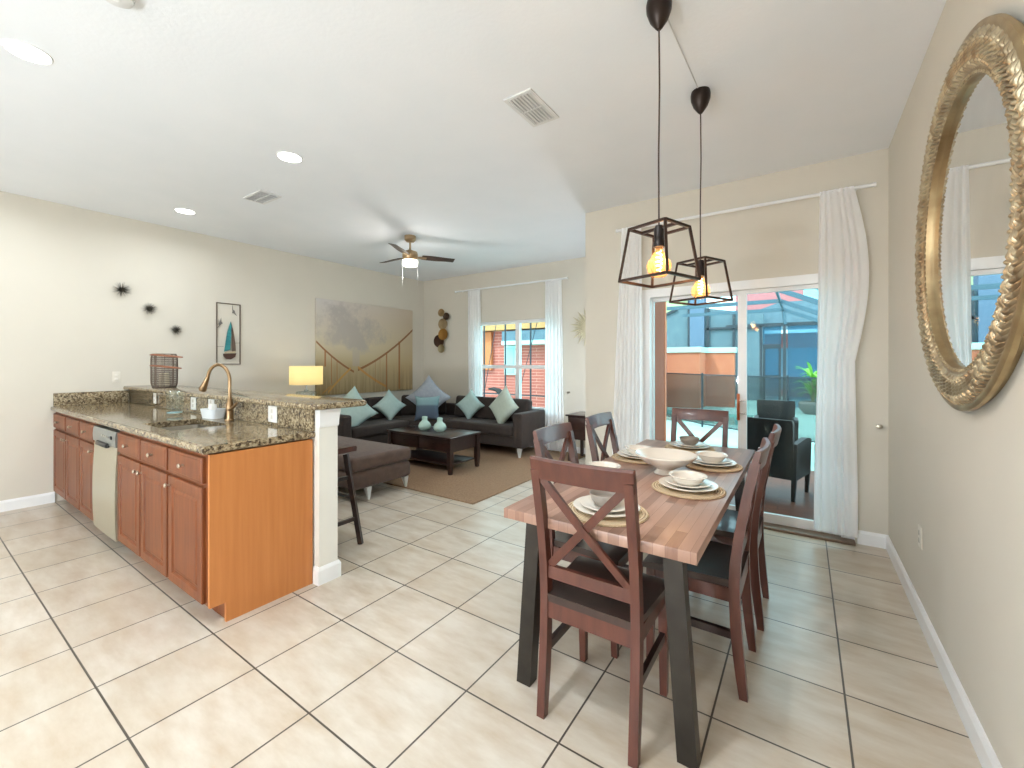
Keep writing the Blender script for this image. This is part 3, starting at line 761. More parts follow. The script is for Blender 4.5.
# ------------------------------------------------------------------ wall decor
def mth(nt, op, a, b=None):
    n = nd(nt, 'ShaderNodeMath', operation=op)
    for k, v in enumerate((a, b)):
        if v is None: continue
        if isinstance(v, (int, float)): n.inputs[k].default_value = v
        else: nt.links.new(v, n.inputs[k])
    return n.outputs[0]
def painting():
    m, nt, b = new_mat('bridge_print'); b.inputs['Roughness'].default_value = .7
    tc = nd(nt, 'ShaderNodeTexCoord'); s = nd(nt, 'ShaderNodeSeparateXYZ'); nt.links.new(tc.outputs['Object'], s.inputs[0])
    W_, H_ = 1.98, 1.53
    U = mth(nt, 'ADD', mth(nt, 'DIVIDE', s.outputs['Y'], W_), .5); V = mth(nt, 'ADD', mth(nt, 'DIVIDE', s.outputs['Z'], H_), .5)
    base = ramp(nt, V, [(0, (146, 126, 88)), (.3, (162, 145, 110)), (.52, (188, 176, 150)), (1, (196, 190, 186))])
    warm = nd(nt, 'ShaderNodeMix', data_type='RGBA'); nt.links.new(mth(nt, 'MULTIPLY', U, .45), warm.inputs[0]); nt.links.new(base, warm.inputs[6]); warm.inputs[7].default_value = lin((208, 178, 134))
    col = warm.outputs[2]
    # misty crown: noise cut by a rounded envelope around (.40, .70)
    n = nd(nt, 'ShaderNodeTexNoise', Scale=2.4, Detail=8., Roughness=.7); nt.links.new(tc.outputs['Object'], n.inputs['Vector'])
    du = mth(nt, 'DIVIDE', mth(nt, 'SUBTRACT', U, .34), .36); dv = mth(nt, 'DIVIDE', mth(nt, 'SUBTRACT', V, .72), .30)
    r2 = mth(nt, 'ADD', mth(nt, 'MULTIPLY', du, du), mth(nt, 'MULTIPLY', dv, dv))
    env = mth(nt, 'SUBTRACT', 1.25, r2)
    k = mth(nt, 'MULTIPLY', mth(nt, 'SUBTRACT', mth(nt, 'ADD', n.outputs['Fac'], mth(nt, 'MULTIPLY', env, .24)), .60), 6.)
    k = mth(nt, 'MINIMUM', mth(nt, 'MAXIMUM', k, 0), 1)
    trunk = mth(nt, 'MULTIPLY', mth(nt, 'LESS_THAN', mth(nt, 'ABSOLUTE', mth(nt, 'SUBTRACT', U, .36)), .035), mth(nt, 'MULTIPLY', mth(nt, 'GREATER_THAN', V, .3), mth(nt, 'LESS_THAN', V, .6)))
    k = mth(nt, 'MAXIMUM', k, mth(nt, 'MULTIPLY', trunk, .6))
    def over(col, fac, c, a):
        x = nd(nt, 'ShaderNodeMix', data_type='RGBA'); nt.links.new(mth(nt, 'MULTIPLY', fac, a), x.inputs[0]); nt.links.new(col, x.inputs[6]); x.inputs[7].default_value = lin(c); return x.outputs[2]
    col = over(col, k, (160, 152, 148), .7)
    st = nd(nt, 'ShaderNodeTexNoise', Scale=30., Detail=3.); mp = nd(nt, 'ShaderNodeMapping'); mp.inputs['Scale'].default_value = (1, 1, .03)
    nt.links.new(tc.outputs['Object'], mp.inputs[0]); nt.links.new(mp.outputs[0], st.inputs['Vector'])
    reeds = mth(nt, 'MULTIPLY', mth(nt, 'GREATER_THAN', st.outputs['Fac'], .52), mth(nt, 'MAXIMUM', mth(nt, 'MULTIPLY', mth(nt, 'SUBTRACT', .36, V), 2.5), 0))
    col = over(col, reeds, (104, 84, 50), .45)
    def seg(u0, v0, u1, v1, w, bow=0.):
        tt = mth(nt, 'DIVIDE', mth(nt, 'SUBTRACT', U, u0), u1-u0)
        f = mth(nt, 'ADD', mth(nt, 'MULTIPLY', tt, v1-v0), v0)
        if bow: f = mth(nt, 'ADD', f, mth(nt, 'MULTIPLY', mth(nt, 'MULTIPLY', tt, mth(nt, 'SUBTRACT', 1, tt)), bow))
        k = mth(nt, 'LESS_THAN', mth(nt, 'ABSOLUTE', mth(nt, 'SUBTRACT', V, f)), w)
        return mth(nt, 'MULTIPLY', k, mth(nt, 'MULTIPLY', mth(nt, 'GREATER_THAN', tt, 0), mth(nt, 'LESS_THAN', tt, 1)))
    for u0, v0, u1, v1, w, bow, c in ((0, .555, .34, .24, .012, -.10, (132, 84, 44)), (.38, .26, 1.0, .755, .014, -.19, (132, 82, 42)), (.10, .03, .31, .28, .014, .03, (184, 136, 66)),
                                      (.38, .29, .68, .06, .015, -.06, (184, 130, 66)), (.05, .02, .13, .10, .008, 0, (170, 124, 66))):
        col = over(col, seg(u0, v0, u1, v1, w, bow), c, .9)
    for u, v0, v1, w in ((.833, .02, .60, .010), (.684, .02, .455, .007), (.075, .30, .47, .007), (.13, .12, .40, .003), (.18, .14, .36, .003), (.56, .1, .36, .002), (.61, .1, .39, .002)):
        k = mth(nt, 'MULTIPLY', mth(nt, 'LESS_THAN', mth(nt, 'ABSOLUTE', mth(nt, 'SUBTRACT', U, u)), w), mth(nt, 'MULTIPLY', mth(nt, 'GREATER_THAN', V, v0), mth(nt, 'LESS_THAN', V, v1)))
        col = over(col, k, (150, 96, 50), .85)
    nt.links.new(col, b.inputs['Base Color'])
    return m
o = MB().box(0, .035, -.99, .99, -.765, .765, .004).build('canvas_print', painting()); o.location = (XL+.0005, 4.755, 1.665)
tag(o, 'large canvas print of a rope bridge and misty tree on the left wall', 'picture')

t = thing('sailboat_wall_art', 'framed metal sailboat with teal sail on the left wall', 'wall art', (XL+.0005, 2.55, 1.80))
FR = M('art_frame', (112, 98, 86), .5, .5)
fx = .012
MB().slab([-.145, -.133, .133, .145], [-.405, -.393, .393, .405], {(1, 1)}, 0, fx, lambda u, v, w: (w, u, v)).build('frame', FR, t, 0)
def flat(poly, x0, x1): return MB().prism(poly, x0, x1, YZ)
TEAL = M('teal_enamel', (62, 150, 148), .35, .3, var=(36, 112, 122), scale=14., stretch=(1, .3, 2))
flat([(-.058, -.235), (.012, -.21), (.028, .10), (.02, .165), (-.02, .03)], .014, .022).build('mainsail', TEAL, t, 0)
flat([(.035, -.23), (.082, -.235), (.075, -.12), (.05, .05), (.026, .15)], .014, .02).build('jib', M('brown_enamel', (96, 78, 66), .4, .4), t, 0)
flat([(-.072, -.262), (.085, -.255), (.07, -.305), (.02, -.335), (-.03, -.335), (-.062, -.30)], .012, .028).build('hull', M('hull_enamel', (74, 46, 34), .4, .3), t, 0)
flat([(-.055, -.26), (.08, -.252), (.078, -.225), (-.05, -.24)], .013, .024).build('deck', M('sand_enamel', (186, 170, 140), .5), t, 0)
flat([(-.134, -.172), (-.06, -.172), (-.06, -.168), (-.134, -.168)], .004, .008).build('wire', FR, t, 0); flat([(.06, -.118), (.134, -.118), (.134, -.114), (.06, -.114)], .004, .008).build('wire', FR, t, 0)
BIRD = M('grey_metal', (126, 122, 118), .4, .6)
def bird(cy, cz, k, a):
    pts = [(-.10, .06), (-.03, .018), (.0, .03), (.02, .015), (.09, .0), (.03, -.01), (.01, -.03), (-.015, -.0), (-.05, .02)]
    ca, sa = math.cos(a), math.sin(a)
    return [(cy+k*(x*ca-y*sa), cz+k*(x*sa+y*ca)) for x, y in pts]
flat(bird(.055, .30, .75, -.9), .006, .012).build('gull', BIRD, t, 0); flat(bird(-.095, .13, .85, 1.5), .006, .012).build('gull', BIRD, t, 0)
flat([(-.134, .118), (-.09, .118), (-.09, .123), (-.134, .123)], .004, .008).build('wire', FR, t, 0)

URCH = M('urchin_metal', (84, 78, 68), .4, .6)
def urchin(y, z, r, label):
    t = thing('wall_urchin', label, 'wall ornament', (XL, y, z), 0, 'spiky metal urchins on the left wall')
    MB().lathe([(.0001, .002), (r*.24, .004), (r*.26, .016), (r*.18, .028), (.0001, .032)], mat=Matrix.Rotation(PI/2, 4, 'Y'), n=14, cap=False).build('core', URCH, t)
    b = MB(); rnd = random.Random(int(r*1000))
    for k in range(52):
        el = math.acos(max(.04, 1-(k+.5)/52)); el = PI/2-el; a = k*2.39996+rnd.uniform(-.1, .1); L = r*rnd.uniform(.9, 1.04)
        dv = Vector((math.sin(el), math.cos(el)*math.cos(a), math.cos(el)*math.sin(a)))
        b.tube([Vector((.018, 0, 0))+dv*.01, Vector((.018, 0, 0))+dv*L], [.0032, .001], 5)
    b.build('spines', URCH, t)
urchin(1.471, 2.231, .088, 'largest dark spiky urchin on the left wall, topmost of three')
urchin(1.713, 2.044, .076, 'middle-sized dark spiky urchin between the other two on the left wall')
urchin(1.967, 1.815, .066, 'smallest dark spiky urchin on the left wall, nearest the sailboat frame')

t = thing('disc_wall_sculpture', 'cluster of six gold and brown metal discs on the wall left of the window', 'wall art', (-5.75, YW, 2.03))
dm = [M('disc_tan', (150, 124, 86), .4, .6), M('disc_dark', (72, 54, 40), .4, .6), M('disc_beige', (172, 152, 116), .4, .6, var=(140, 118, 86)), M('disc_gold', (158, 116, 58), .35, .7), M('disc_brown', (66, 42, 30), .4, .5), M('disc_khaki', (156, 142, 108), .4, .6)]
for (x, z, r, w_), m in zip(((-5.775, 2.385, .075, .03), (-5.628, 2.305, .07, .045), (-5.735, 2.165, .105, .03), (-5.715, 1.965, .11, .045), (-5.838, 1.84, .122, .03), (-5.760, 1.69, .08, .045)), dm):
    MB().lathe([(.0001, .004), (r*.5, .008), (r, .022), (r, .016), (r*.5, 0), (.0001, -.002)], mat=Matrix.Translation((x+5.75, -w_, z-2.03)) @ Matrix.Rotation(PI/2, 4, 'X') @ Matrix.Rotation(.12, 4, 'Y'), n=32, cap=False).build('disc', m, t)
MB().tube([(-.03, -.008, .36), (.03, -.008, .13), (.02, -.008, -.06), (-.07, -.008, -.2), (-.01, -.008, -.34)], .005, 6).build('rod', DKBRONZE, t)

t = thing('sunburst_ornament', 'gold sunburst wall ornament half hidden by the alcove corner', 'wall ornament', (-2.74, YW, 1.965))
SB = M('sunburst_gold', (206, 196, 166), .5, .15)
MB().lathe([(.0001, .03), (.07, .026), (.10, .016), (.10, .004), (.0001, .004)], mat=Matrix.Rotation(PI/2, 4, 'X'), n=28, cap=False).build('centre', SB, t)
b = MB()
for k in range(32):
    a = 2*PI*k/32; L = .30 if k % 2 else .23
    ca, sa = math.cos(a), math.sin(a)
    P2 = lambda r, s, y: (r*ca-s*sa, y, r*sa+s*ca)
    b.loft([[P2(.08, -.012, -.006), P2(.08, .012, -.006), P2(.08, 0, -.018)], [P2(L*.7, -.016, -.008), P2(L*.7, .016, -.008), P2(L*.7, 0, -.02)], [P2(L, -.002, -.010), P2(L, .002, -.010), P2(L, 0, -.013)]])
b.build('rays', SB, t, 0)

# round mirror with a carved frame
MC = (XR, 2.36, 1.93)
t = thing('round_mirror', 'large round mirror in a carved antique-gold frame on the right wall', 'mirror', MC)
toY = Matrix.Rotation(-PI/2, 4, 'Y')      # local z -> -x (into the room)
RO, RI = .70, .535
MB().lathe([(RO-.02, .0005), (RO-.02, .012), (RO, .02), (RO, .034), (RO-.008, .04), (RO-.02, .04), (RI+.02, .036), (RI+.004, .034), (RI, .024), (RI-.004, .012), (RI-.004, .0005)], mat=toY, n=96, cap=False).build('frame', GOLDRIM, t, 40)
b = MB(); NS = 170; NR = 26
def carve(u, v):
    rr = RI+.022+(RO-RI-.034)*v
    a = 2*PI*u+.05*math.sin(v*PI*2.2)
    ph = (u*NS) % 1.
    h_ = abs(math.sin(PI*ph))**.7
    seg_ = .35+.65*abs(math.sin(PI*(v*5+.5*(int(u*NS) % 2))))
    edge = min(1, 6*v, 6*(1-v))
    z = .034+.010*math.sin(PI*(.12+.76*v))*edge + .014*h_*seg_*edge
    return toY @ Vector((rr*math.cos(a), rr*math.sin(a), z))
b.surf(carve, NS*6, NR, closeu=True)
b.build('carved_band', GOLD, t, 60)
b = MB()
for k in range(120):
    a = 2*PI*k/120; c = toY @ Vector(((RI+.012)*math.cos(a), (RI+.012)*math.sin(a), .034))
    b.lathe([(.0001, -.007), (.006, -.004), (.007, 0), (.006, .004), (.0001, .007)], c=c, n=6, cap=False)
o = b.build('bead_row', GOLD, t)
MB().lathe([(.0001, .012), (RI-.002, .012), (RI-.002, .008), (.0001, .008)], mat=toY, n=96, cap=False).build('mirror_glass', MIRROR, t, 0)

# ------------------------------------------------------------------ curtains and rods
def rod(x0, x1, y, z, label):
    t = thing('curtain_rod', label, 'curtain rod', ((x0+x1)/2, y, z), 0, 'white curtain rods'); hw = (x1-x0)/2; d_ = (YS if y < YS else YW)-y
    MB().tube([(-hw, 0, 0), (hw, 0, 0)], .014, 14).build('pole', WHITE, t)
    for s in (-1, 1):
        MB().lathe([(.0001, 0), (.018, 0), (.018, .02), (.0001, .022)], mat=Matrix.Translation((s*hw, 0, 0)) @ Matrix.Rotation(s*PI/2, 4, 'Y'), n=14, cap=False).build('finial', WHITE, t)
        MB().tube([(s*(hw-.10), .002, -.0), (s*(hw-.10), d_-.001, 0)], .008, 8).build('bracket', WHITE, t)
rod(-1.57, .43, 4.215, 2.765, 'long white curtain rod above the sliding glass door')
rod(-5.36, -3.06, 5.985, 2.742, 'long white curtain rod above the living area window')
def curtain(label, top, bot, y, z0, z1, n, amp, bulge=None, seed=1):
    """top/bot: (x0, x1) at rod and hem; bulge(v) -> (dx0, dx1)"""
    rnd = random.Random(seed); ph = [rnd.uniform(-.5, .5) for _ in range(n+2)]
    b = MB()
    def f(u, v):
        v2 = v
        x0 = top[0]+(bot[0]-top[0])*v2; x1 = top[1]+(bot[1]-top[1])*v2
        if bulge: d0, d1 = bulge(v2); x0 += d0; x1 += d1
        uu = u+.012*math.sin(2*PI*u*2.3+seed)
        k = uu*n
        a = amp*(.45+.55*min(1, v*4))
        yy = a*math.sin(2*PI*k+ph[int(k) % n]*.6*v)+a*.5*math.sin(2.6*PI*k+v*1.2+seed)
        xx = x0+(x1-x0)*uu+.006*math.sin(7*v+seed+3*u)*v
        return Vector((xx, y+yy, z1+(z0-z1)*v))
    b.surf(f, n*16, 40)
    o = b.build('curtain', CURTAIN, None, 180)
    return tag(o, label, 'curtain', 'white curtains')
curtain('white curtain panel on the sofa side of the sliding glass door', (-1.53, -1.325), (-1.66, -1.30), 4.20, .03, 2.78, 7, .009, None, 2)
def bl(v):
    s = math.sin(PI*min(1, v/.42)) if v < .42 else 0
    return (0, .085*math.sin(PI*min(1, max(0, v)/.5)) if v < .5 else 0)
curtain('white curtain panel on the mirror side of the sliding glass door', (.105, .315), (.07, .335), 4.20, .075, 2.78, 6, .009, bl, 5)
curtain('white curtain panel at the window beside the disc sculpture', (-5.07, -4.78), (-5.05, -4.70), 5.985, .03, 2.755, 5, .009, None, 3)
curtain('white curtain panel at the window beside the alcove', (-3.44, -3.15), (-3.44, -3.10), 5.985, .02, 2.755, 5, .009, None, 4)
KN = M('holdback_nickel', (176, 166, 150), .3, .9)
for x, y, z, lb in ((.475, YS, .93, 'small metal curtain knob on the wall beside the patio curtain'), (-3.06, YW, .95, 'small metal curtain knob on the wall beside the window curtain')):
    o = MB().lathe([(.0001, 0), (.016, .0), (.016, .003), (.007, .006), (.007, .03), (.019, .036), (.019, .044), (.0001, .047)], mat=Matrix.Rotation(PI/2, 4, 'X'), n=16, cap=False).build('curtain_holdback', KN)
    o.location = (x, y-.0005, z); tag(o, lb, 'curtain holdback', 'curtain holdbacks')

# ------------------------------------------------------------------ ceiling fixtures
def downlight(x, y, label, power=1.):
    t = thing('recessed_light', label, 'ceiling light', (x, y, H), 0, 'recessed ceiling lights')
    MB().lathe([(.092, -.0005), (.092, -.004), (.088, -.007), (.084, -.005), (.084, -.0005)], n=36, cap=False).build('trim_ring', WHITE, t)
    MB().lathe([(.0001, -.0045), (.083, -.0045), (.083, -.001), (.0001, -.001)], n=30, cap=False).build('lens', LED, t)
    L = bpy.data.lights.new('downlight', 'AREA'); L.shape = 'DISK'; L.size = .14; L.energy = 8*power; L.color = (.86, .94, 1); L.spread = R(165)
    lo = bpy.data.objects.new('downlight', L); COL.objects.link(lo); lo.location = (x, y, H-.012)
downlight(-3.368, .416, 'round recessed light in the ceiling nearest the camera, over the kitchen')
downlight(-3.368, 1.80, 'round recessed light in the ceiling above the sink')
downlight(-5.496, 1.805, 'round recessed light in the ceiling closest to the left wall')
downlight(-5.49, .416, 'added recessed fill light, unseen in the kitchen ceiling near the left wall')  # this and the next three are out of view, added to brighten the room
downlight(-3.368, -1.2, 'added recessed fill light, unseen deep in the kitchen ceiling')
downlight(-1.0, -1.2, 'added recessed fill light, unseen in the ceiling behind the dining area')
downlight(-1.0, .45, 'added recessed fill light, unseen in the ceiling over the near end of the dining area', 3.)

VENT = M('vent_white', (226, 226, 226), .5); VDARK = M('vent_shadow', (204, 204, 206), .8)
def vent(x, y, lx, ly, label, rows=2):
    t = thing('ceiling_vent', label, 'air vent', (x, y, H), 0, 'white ceiling air vents')
    hx, hy = lx/2, ly/2
    MB().slab([-hx, -hx+.022, hx-.022, hx], [-hy, -hy+.022, hy-.022, hy], {(1, 1)}, -.010, -.0005, XY).build('frame', VENT, t, 0)
    MB().box(-hx+.022, hx-.022, -hy+.022, hy-.022, -.003, -.001).build('backing', VDARK, t, 0)
    n = 7
    for k in range(n):
        xx = -hx+.03+(lx-.06)*k/(n-1)
        MB().bar((xx, -hy+.024, -.008), (xx, hy-.024, -.008), .020, .003, up=(.45, 0, 1)).build('slat', VENT, t, 0)
    MB().bar((-hx+.022, 0, -.010), (hx-.022, 0, -.010), .012, .004).build('divider', VENT, t, 0)
vent(-1.44, 2.335, .20, .36, 'white ceiling air vent left of the pendant lamps')
vent(-4.40, 2.08, .36, .20, 'white ceiling air vent near the recessed light above the sink')
t = thing('smoke_detector', 'white round smoke detector on the ceiling at the top edge', 'smoke detector', (-2.50, .565, H))
MB().lathe([(.0001, -.035), (.045, -.035), (.06, -.028), (.066, -.010), (.066, -.0005)], n=30, cap=False).build('housing', VENT, t); MB().lathe([(.0001, -.038), (.012, -.038), (.014, -.035)], n=14, cap=False).build('test_button', WHITE, t)

t = thing('ceiling_fan', 'three-bladed bronze ceiling fan with lit glass bowl over the living area', 'ceiling fan', (-4.19, 3.80, H))
FANM = M('fan_bronze', (186, 162, 130), .32, .85, var=(160, 134, 102)); BLADE = M('blade_wood', (58, 42, 34), .4, var=(44, 31, 25), scale=8., stretch=(1, 6, 6))
MB().lathe([(.0001, -.0005), (.072, -.0005), (.072, -.05), (.05, -.075), (.02, -.08), (.0001, -.08)], n=28, cap=False).build('canopy', FANM, t)
MB().tube([(0, 0, -.075), (0, 0, -.19)], .013, 12).build('downrod', FANM, t)
MB().lathe([(.0001, -.18), (.03, -.18), (.05, -.195), (.09, -.205), (.098, -.235), (.098, -.275), (.085, -.30), (.09, -.315), (.0001, -.315)], n=32, cap=False).build('motor_housing', FANM, t)
MB().lathe([(.095, -.3155), (.098, -.33), (.096, -.37), (.08, -.385), (.0001, -.39)], n=32, cap=False).build('light_bowl', FANLIGHT, t)
for a in (57.5, 57.5+120, 57.5+240):
    m = Matrix.Rotation(R(a), 4, 'Z')
    rings = []
    for i in range(9):
        u = i/8; x = .15+.43*u; w_ = .048+.014*math.sin(PI*min(1, u*1.3+.1)); pitch = .22
        ring = []
        for y_, z_ in ((-w_, -.003), (w_, -.003), (w_, .003), (-w_, .003)):
            ring.append(m @ Vector((x, y_, -.262+z_-y_*pitch)))
        rings.append(ring)
    bl_ = MB().loft(rings).build('blade', BLADE, t, 0)
    MB().loft([[m @ Vector((x, y_, z_)) for y_, z_ in ((-w_, -.006+w_*.22), (w_, -.006-w_*.22), (w_, -w_*.22), (-w_, w_*.22))] for x, w_, z0 in ((.08, .02, 0), (.15, .03, 0), (.21, .022, 0))]).build('blade_arm', FANM, bl_, 0).location = (0, 0, -.262-.004)
for x, L_ in ((-.075, .29), (.075, .30)):
    dvec = Vector((.825, .565, 0))*x
    MB().tube([dvec+Vector((0, 0, -.32)), dvec*1.3+Vector((0, 0, -.34)), dvec*1.3+Vector((0, 0, -.34-L_))], .0013, 6).build('pull_chain', WHITE, t)

def pendant(x, y, rz, label):
    t = thing('pendant_lamp', label, 'pendant lamp', (x, y, H), rz, 'pendant lamps over the dining table')
    MB().lathe([(.052, -.0005), (.056, -.02), (.054, -.05), (.040, -.09), (.018, -.122), (.010, -.132), (.0001, -.134)], n=30, cap=False).build('canopy', DKBRONZE, t)
    zt, zb, a, c = -1.028, -1.262, .0925, .124
    MB().tube([(0, 0, -.13), (.003, 0, -.4), (-.002, 0, -.7), (0, 0, zt-.02)], .0038, 8).build('cord', M('cord_brown', (58, 38, 30), .6), t)
    b = MB(); q = ((-1, -1), (1, -1), (1, 1), (-1, 1)); th = .0115
    for i in range(4):
        (x0, y0), (x1, y1) = q[i], q[(i+1) % 4]
        b.bar((x0*a, y0*a, zt), (x1*a, y1*a, zt), th, th); b.bar((x0*c, y0*c, zb), (x1*c, y1*c, zb), th, th); b.bar((x0*a, y0*a, zt+.004), (x0*c, y0*c, zb-.004), th, th, up=(x0, y0, .1))
    b.bar((-a, 0, zt), (a, 0, zt), .014, th)
    b.build('cage', CAGE, t, 0)
    MB().lathe([(.0001, zt+.012), (.016, zt+.012), (.022, zt-.004), (.022, zt-.055), (.025, zt-.06), (.025, zt-.085), (.0001, zt-.085)], n=20, cap=False).build('socket', BLACKMETAL, t)
    MB().lathe([(.014, zt-.085), (.016, zt-.10), (.028, zt-.12), (.048, zt-.15), (.054, zt-.172), (.048, zt-.197), (.03, zt-.216), (.0001, zt-.223)], n=28, cap=False).build('bulb', BULB, t)
    b = []
    for k in range(49):
        u = k/48; ang = 2*PI*u*5; b.append((.009*math.cos(ang)*(1+.6*math.sin(PI*u)), .009*math.sin(ang)*(1+.6*math.sin(PI*u)), zt-.10-.095*u))
    MB().tube(b, .0022, 5).build('filament', FILA, t)
    L = bpy.data.lights.new('bulb_light', 'POINT'); L.energy = 5; L.color = (1, .80, .56); L.shadow_soft_size = .03
    lo = bpy.data.objects.new('bulb_light', L); COL.objects.link(lo); lo.location = (x, y, H+zt-.15)
CAGE = M('cage_bronze', (58, 40, 30), .4, .6, var=(46, 31, 24))
BULB = M_thin('amber_bulb', (255, 222, 182), .07, .05, body=(240, 200, 160)); FILA = M_emit('filament', (255, 206, 140), 22)
pendant(-.54, 1.963, R(-19), 'black cage pendant lamp over the table end nearest the kitchen')
pendant(-.515, 2.765, R(-24), 'black cage pendant lamp over the table end nearest the glass door')
o = MB().tube([(-.535, 2.02, H-.004), (-.53, 2.3, H-.006), (-.52, 2.71, H-.004)], .003, 6).build('power_cord', M('pale_cord', (216, 216, 216), .6))
tag(o, 'thin pale cord along the ceiling between the two pendant lamps', 'cord')

# ------------------------------------------------------------------ outside
PAVER = M_brick('lanai_paver', (146, 86, 64), (124, 72, 54), (96, 62, 50), .22, .11, .004, rough=.35, noise=(86, 64, 60), nscale=5., namt=.5)
DECK = M('pool_deck_concrete', (176, 204, 194), .8, var=(164, 194, 186), scale=2., bump=.1, bscale=60)
LITEDGE = M('lit_edge_stucco', (214, 122, 84), .85, var=(204, 122, 88), scale=3., bump=.3, bscale=90)
TAN = M('tan_stucco', (200, 116, 84), .85, var=(190, 106, 76), scale=3., bump=.3, bscale=90)
BROWNST = M('brown_stucco', (156, 80, 50), .85, var=(144, 72, 44), scale=3., bump=.3, bscale=90)
PINK = M('pink_stucco', (190, 116, 116), .85, scale=3.)
REDBLK = M_brick('red_block_wall', (178, 92, 78), (170, 84, 72), (206, 140, 126), 1.3, .085, .008, rot=(PI/2, 0, 0), rough=.85, bump=.2)
AQCAP = M('aqua_cap', (190, 226, 218), .7, scale=4.)
GREYST = M('grey_roof', (96, 116, 128), .8, var=(84, 102, 114), scale=5.)
YELST = M('pale_yellow_stucco', (178, 190, 140), .85, scale=3.)
FRAME = M('enclosure_frame', (52, 58, 66), .5, .3)
SKYFR = M('enclosure_roof_frame', (70, 96, 110), .5, .2)
SCREEN = M_thin('enclosure_screen', (190, 214, 226), .22, body=(92, 130, 154))
FMESH = M_thin('pool_fence_mesh', (214, 218, 218), .20, body=(90, 92, 92))
WATER = M('pool_water', (104, 190, 180), .08, var=(84, 176, 170), scale=5., bump=.25, bscale=9)
ORANGE = M('orange_eave', (188, 136, 84), .8, scale=4.)
CYANP = M('cyan_pane', (150, 214, 226), .3, scale=6.)
DARKP = M('dark_pane', (120, 146, 168), .4, scale=6.)
WHITEST = M('white_stucco', (224, 228, 226), .85, scale=3.)
WICK = M('dark_wicker', (38, 31, 30), .6, var=(24, 20, 20), scale=60., bump=.6, bscale=120)
GZ = -.03
struct(MB().box(XA+.2, 2.6, YS+.16, 7.0, GZ-.1, GZ).build('ground_lanai', PAVER, ang=0), 'brown paver floor of the covered patio')
PX0, PX1, PY0, PY1 = -4.4, -1.15, 11.2, 13.6
struct(MB().slab([-16, PX0, PX1, 8], [7.0, PY0, PY1, 40], {(1, 1)}, GZ-.3, GZ-.01, XY).build('ground_deck', DECK, ang=0), 'pale concrete pool deck')
struct(MB().box(-16, XA+.2, YW+.15, 7.0, GZ-.3, GZ-.01).build('ground_side', DECK, ang=0), 'pale concrete outside the window')
o = MB().box(PX0, PX1, PY0, PY1, GZ-.25, GZ-.06).build('pool_water', WATER, ang=0); tag(o, 'teal swimming pool water behind the mesh fence', 'pool')
# outer face of the house beside the patio, patio roof and the wall's lit edge
struct(MB().box(XA+.201, XA+.32, YS+.161, 6.27, GZ, 3.1).build('wall_exterior', BROWNST, ang=0))
struct(MB().box(XA+.201, XA+.325, 6.271, 6.36, GZ, 3.1).build('wall_lit_edge', LITEDGE, ang=0))  # lit edge of the brown wall, its light put into a paler colour
struct(MB().box(XA+.16, 3.0, YS+.161, 6.9, 3.1, 3.2).build('roof_patio', WHITEST, ang=0))
struct(MB().box(XR+.16, 2.6, YS+.161, YS+.3, GZ, 3.1).build('wall_neighbour', BROWNST, ang=0))

# wicker armchairs on the patio
def wicker(label, loc, rz):
    t = thing('patio_armchair', label, 'patio chair', (*loc, GZ), rz, 'dark wicker patio chairs')
    MB().box(-.23, .23, -.22, .26, .30, .42, .02).build('seat', WICK, t)
    rg = lambda y, z, w_: [(-w_, y-.022, z), (w_, y-.022, z), (w_, y+.022, z), (-w_, y+.022, z)]
    MB().loft([rg(-.235, .22, .225), rg(-.25, .5, .25), rg(-.30, .80, .262), rg(-.315, .85, .255)]).build('backrest', WICK, t, 30)
    for s in (-1, 1):
        ra = lambda y, z0, z1: [(s*.25-.022, y, z0), (s*.25+.022, y, z0), (s*.255+.026, y, z1), (s*.255-.026, y, z1)]
        MB().loft([ra(-.26, .22, .60), ra(.1, .22, .63), ra(.25, .22, .61), ra(.27, .22, .58)]).build('armrest', WICK, t, 30)
        for y in (-.24, .25):
            MB().loft([[(s*.24+a*.016, y+c_*.016, .001) for a, c_ in ((-1, -1), (1, -1), (1, 1), (-1, 1))], [(s*.25+a*.022, y+c_*.022, .225) for a, c_ in ((-1, -1), (1, -1), (1, 1), (-1, 1))]]).build('leg', WICK, t, 0)
    return t
w1 = wicker('dark wicker patio chair nearest the glass door, its back to the room', (-.27, 5.62), R(-14))
for lb, loc, rz in (('dark wicker patio chair farther out, behind the nearest wicker one', (-.36, 7.7), PI+.05), ('dark wicker patio chair beside the right-hand curtain, seen from its side', (.37, 5.82), R(88))):
    c = copy_tree(w1); c.location = (*loc, GZ); c.rotation_euler = (0, 0, rz); c['label'] = lb

# pool safety fence
FP = [(-3.3, 11.9), (-1.91, 10.45), (-.25, 9.4), (.95, 8.75)]
t = thing('pool_fence', 'black mesh pool safety fence across the deck', 'fence', (0, 0, GZ-.01))
for i, ((x0, y0), (x1, y1)) in enumerate(zip(FP, FP[1:])):
    MB().bar((x0, y0, .63), (x1, y1, .63), .004, 1.10).build('mesh_panel', FMESH, t, 0)
    MB().bar((x0, y0, 1.19), (x1, y1, 1.19), .022, .024).build('top_rail', FRAME, t, 0); MB().bar((x0, y0, .07), (x1, y1, .07), .02, .02).build('bottom_rail', FRAME, t, 0)
for x, y in FP: MB().tube([(x, y, .001), (x, y, 1.23)], .022, 10).build('post', FRAME, t)

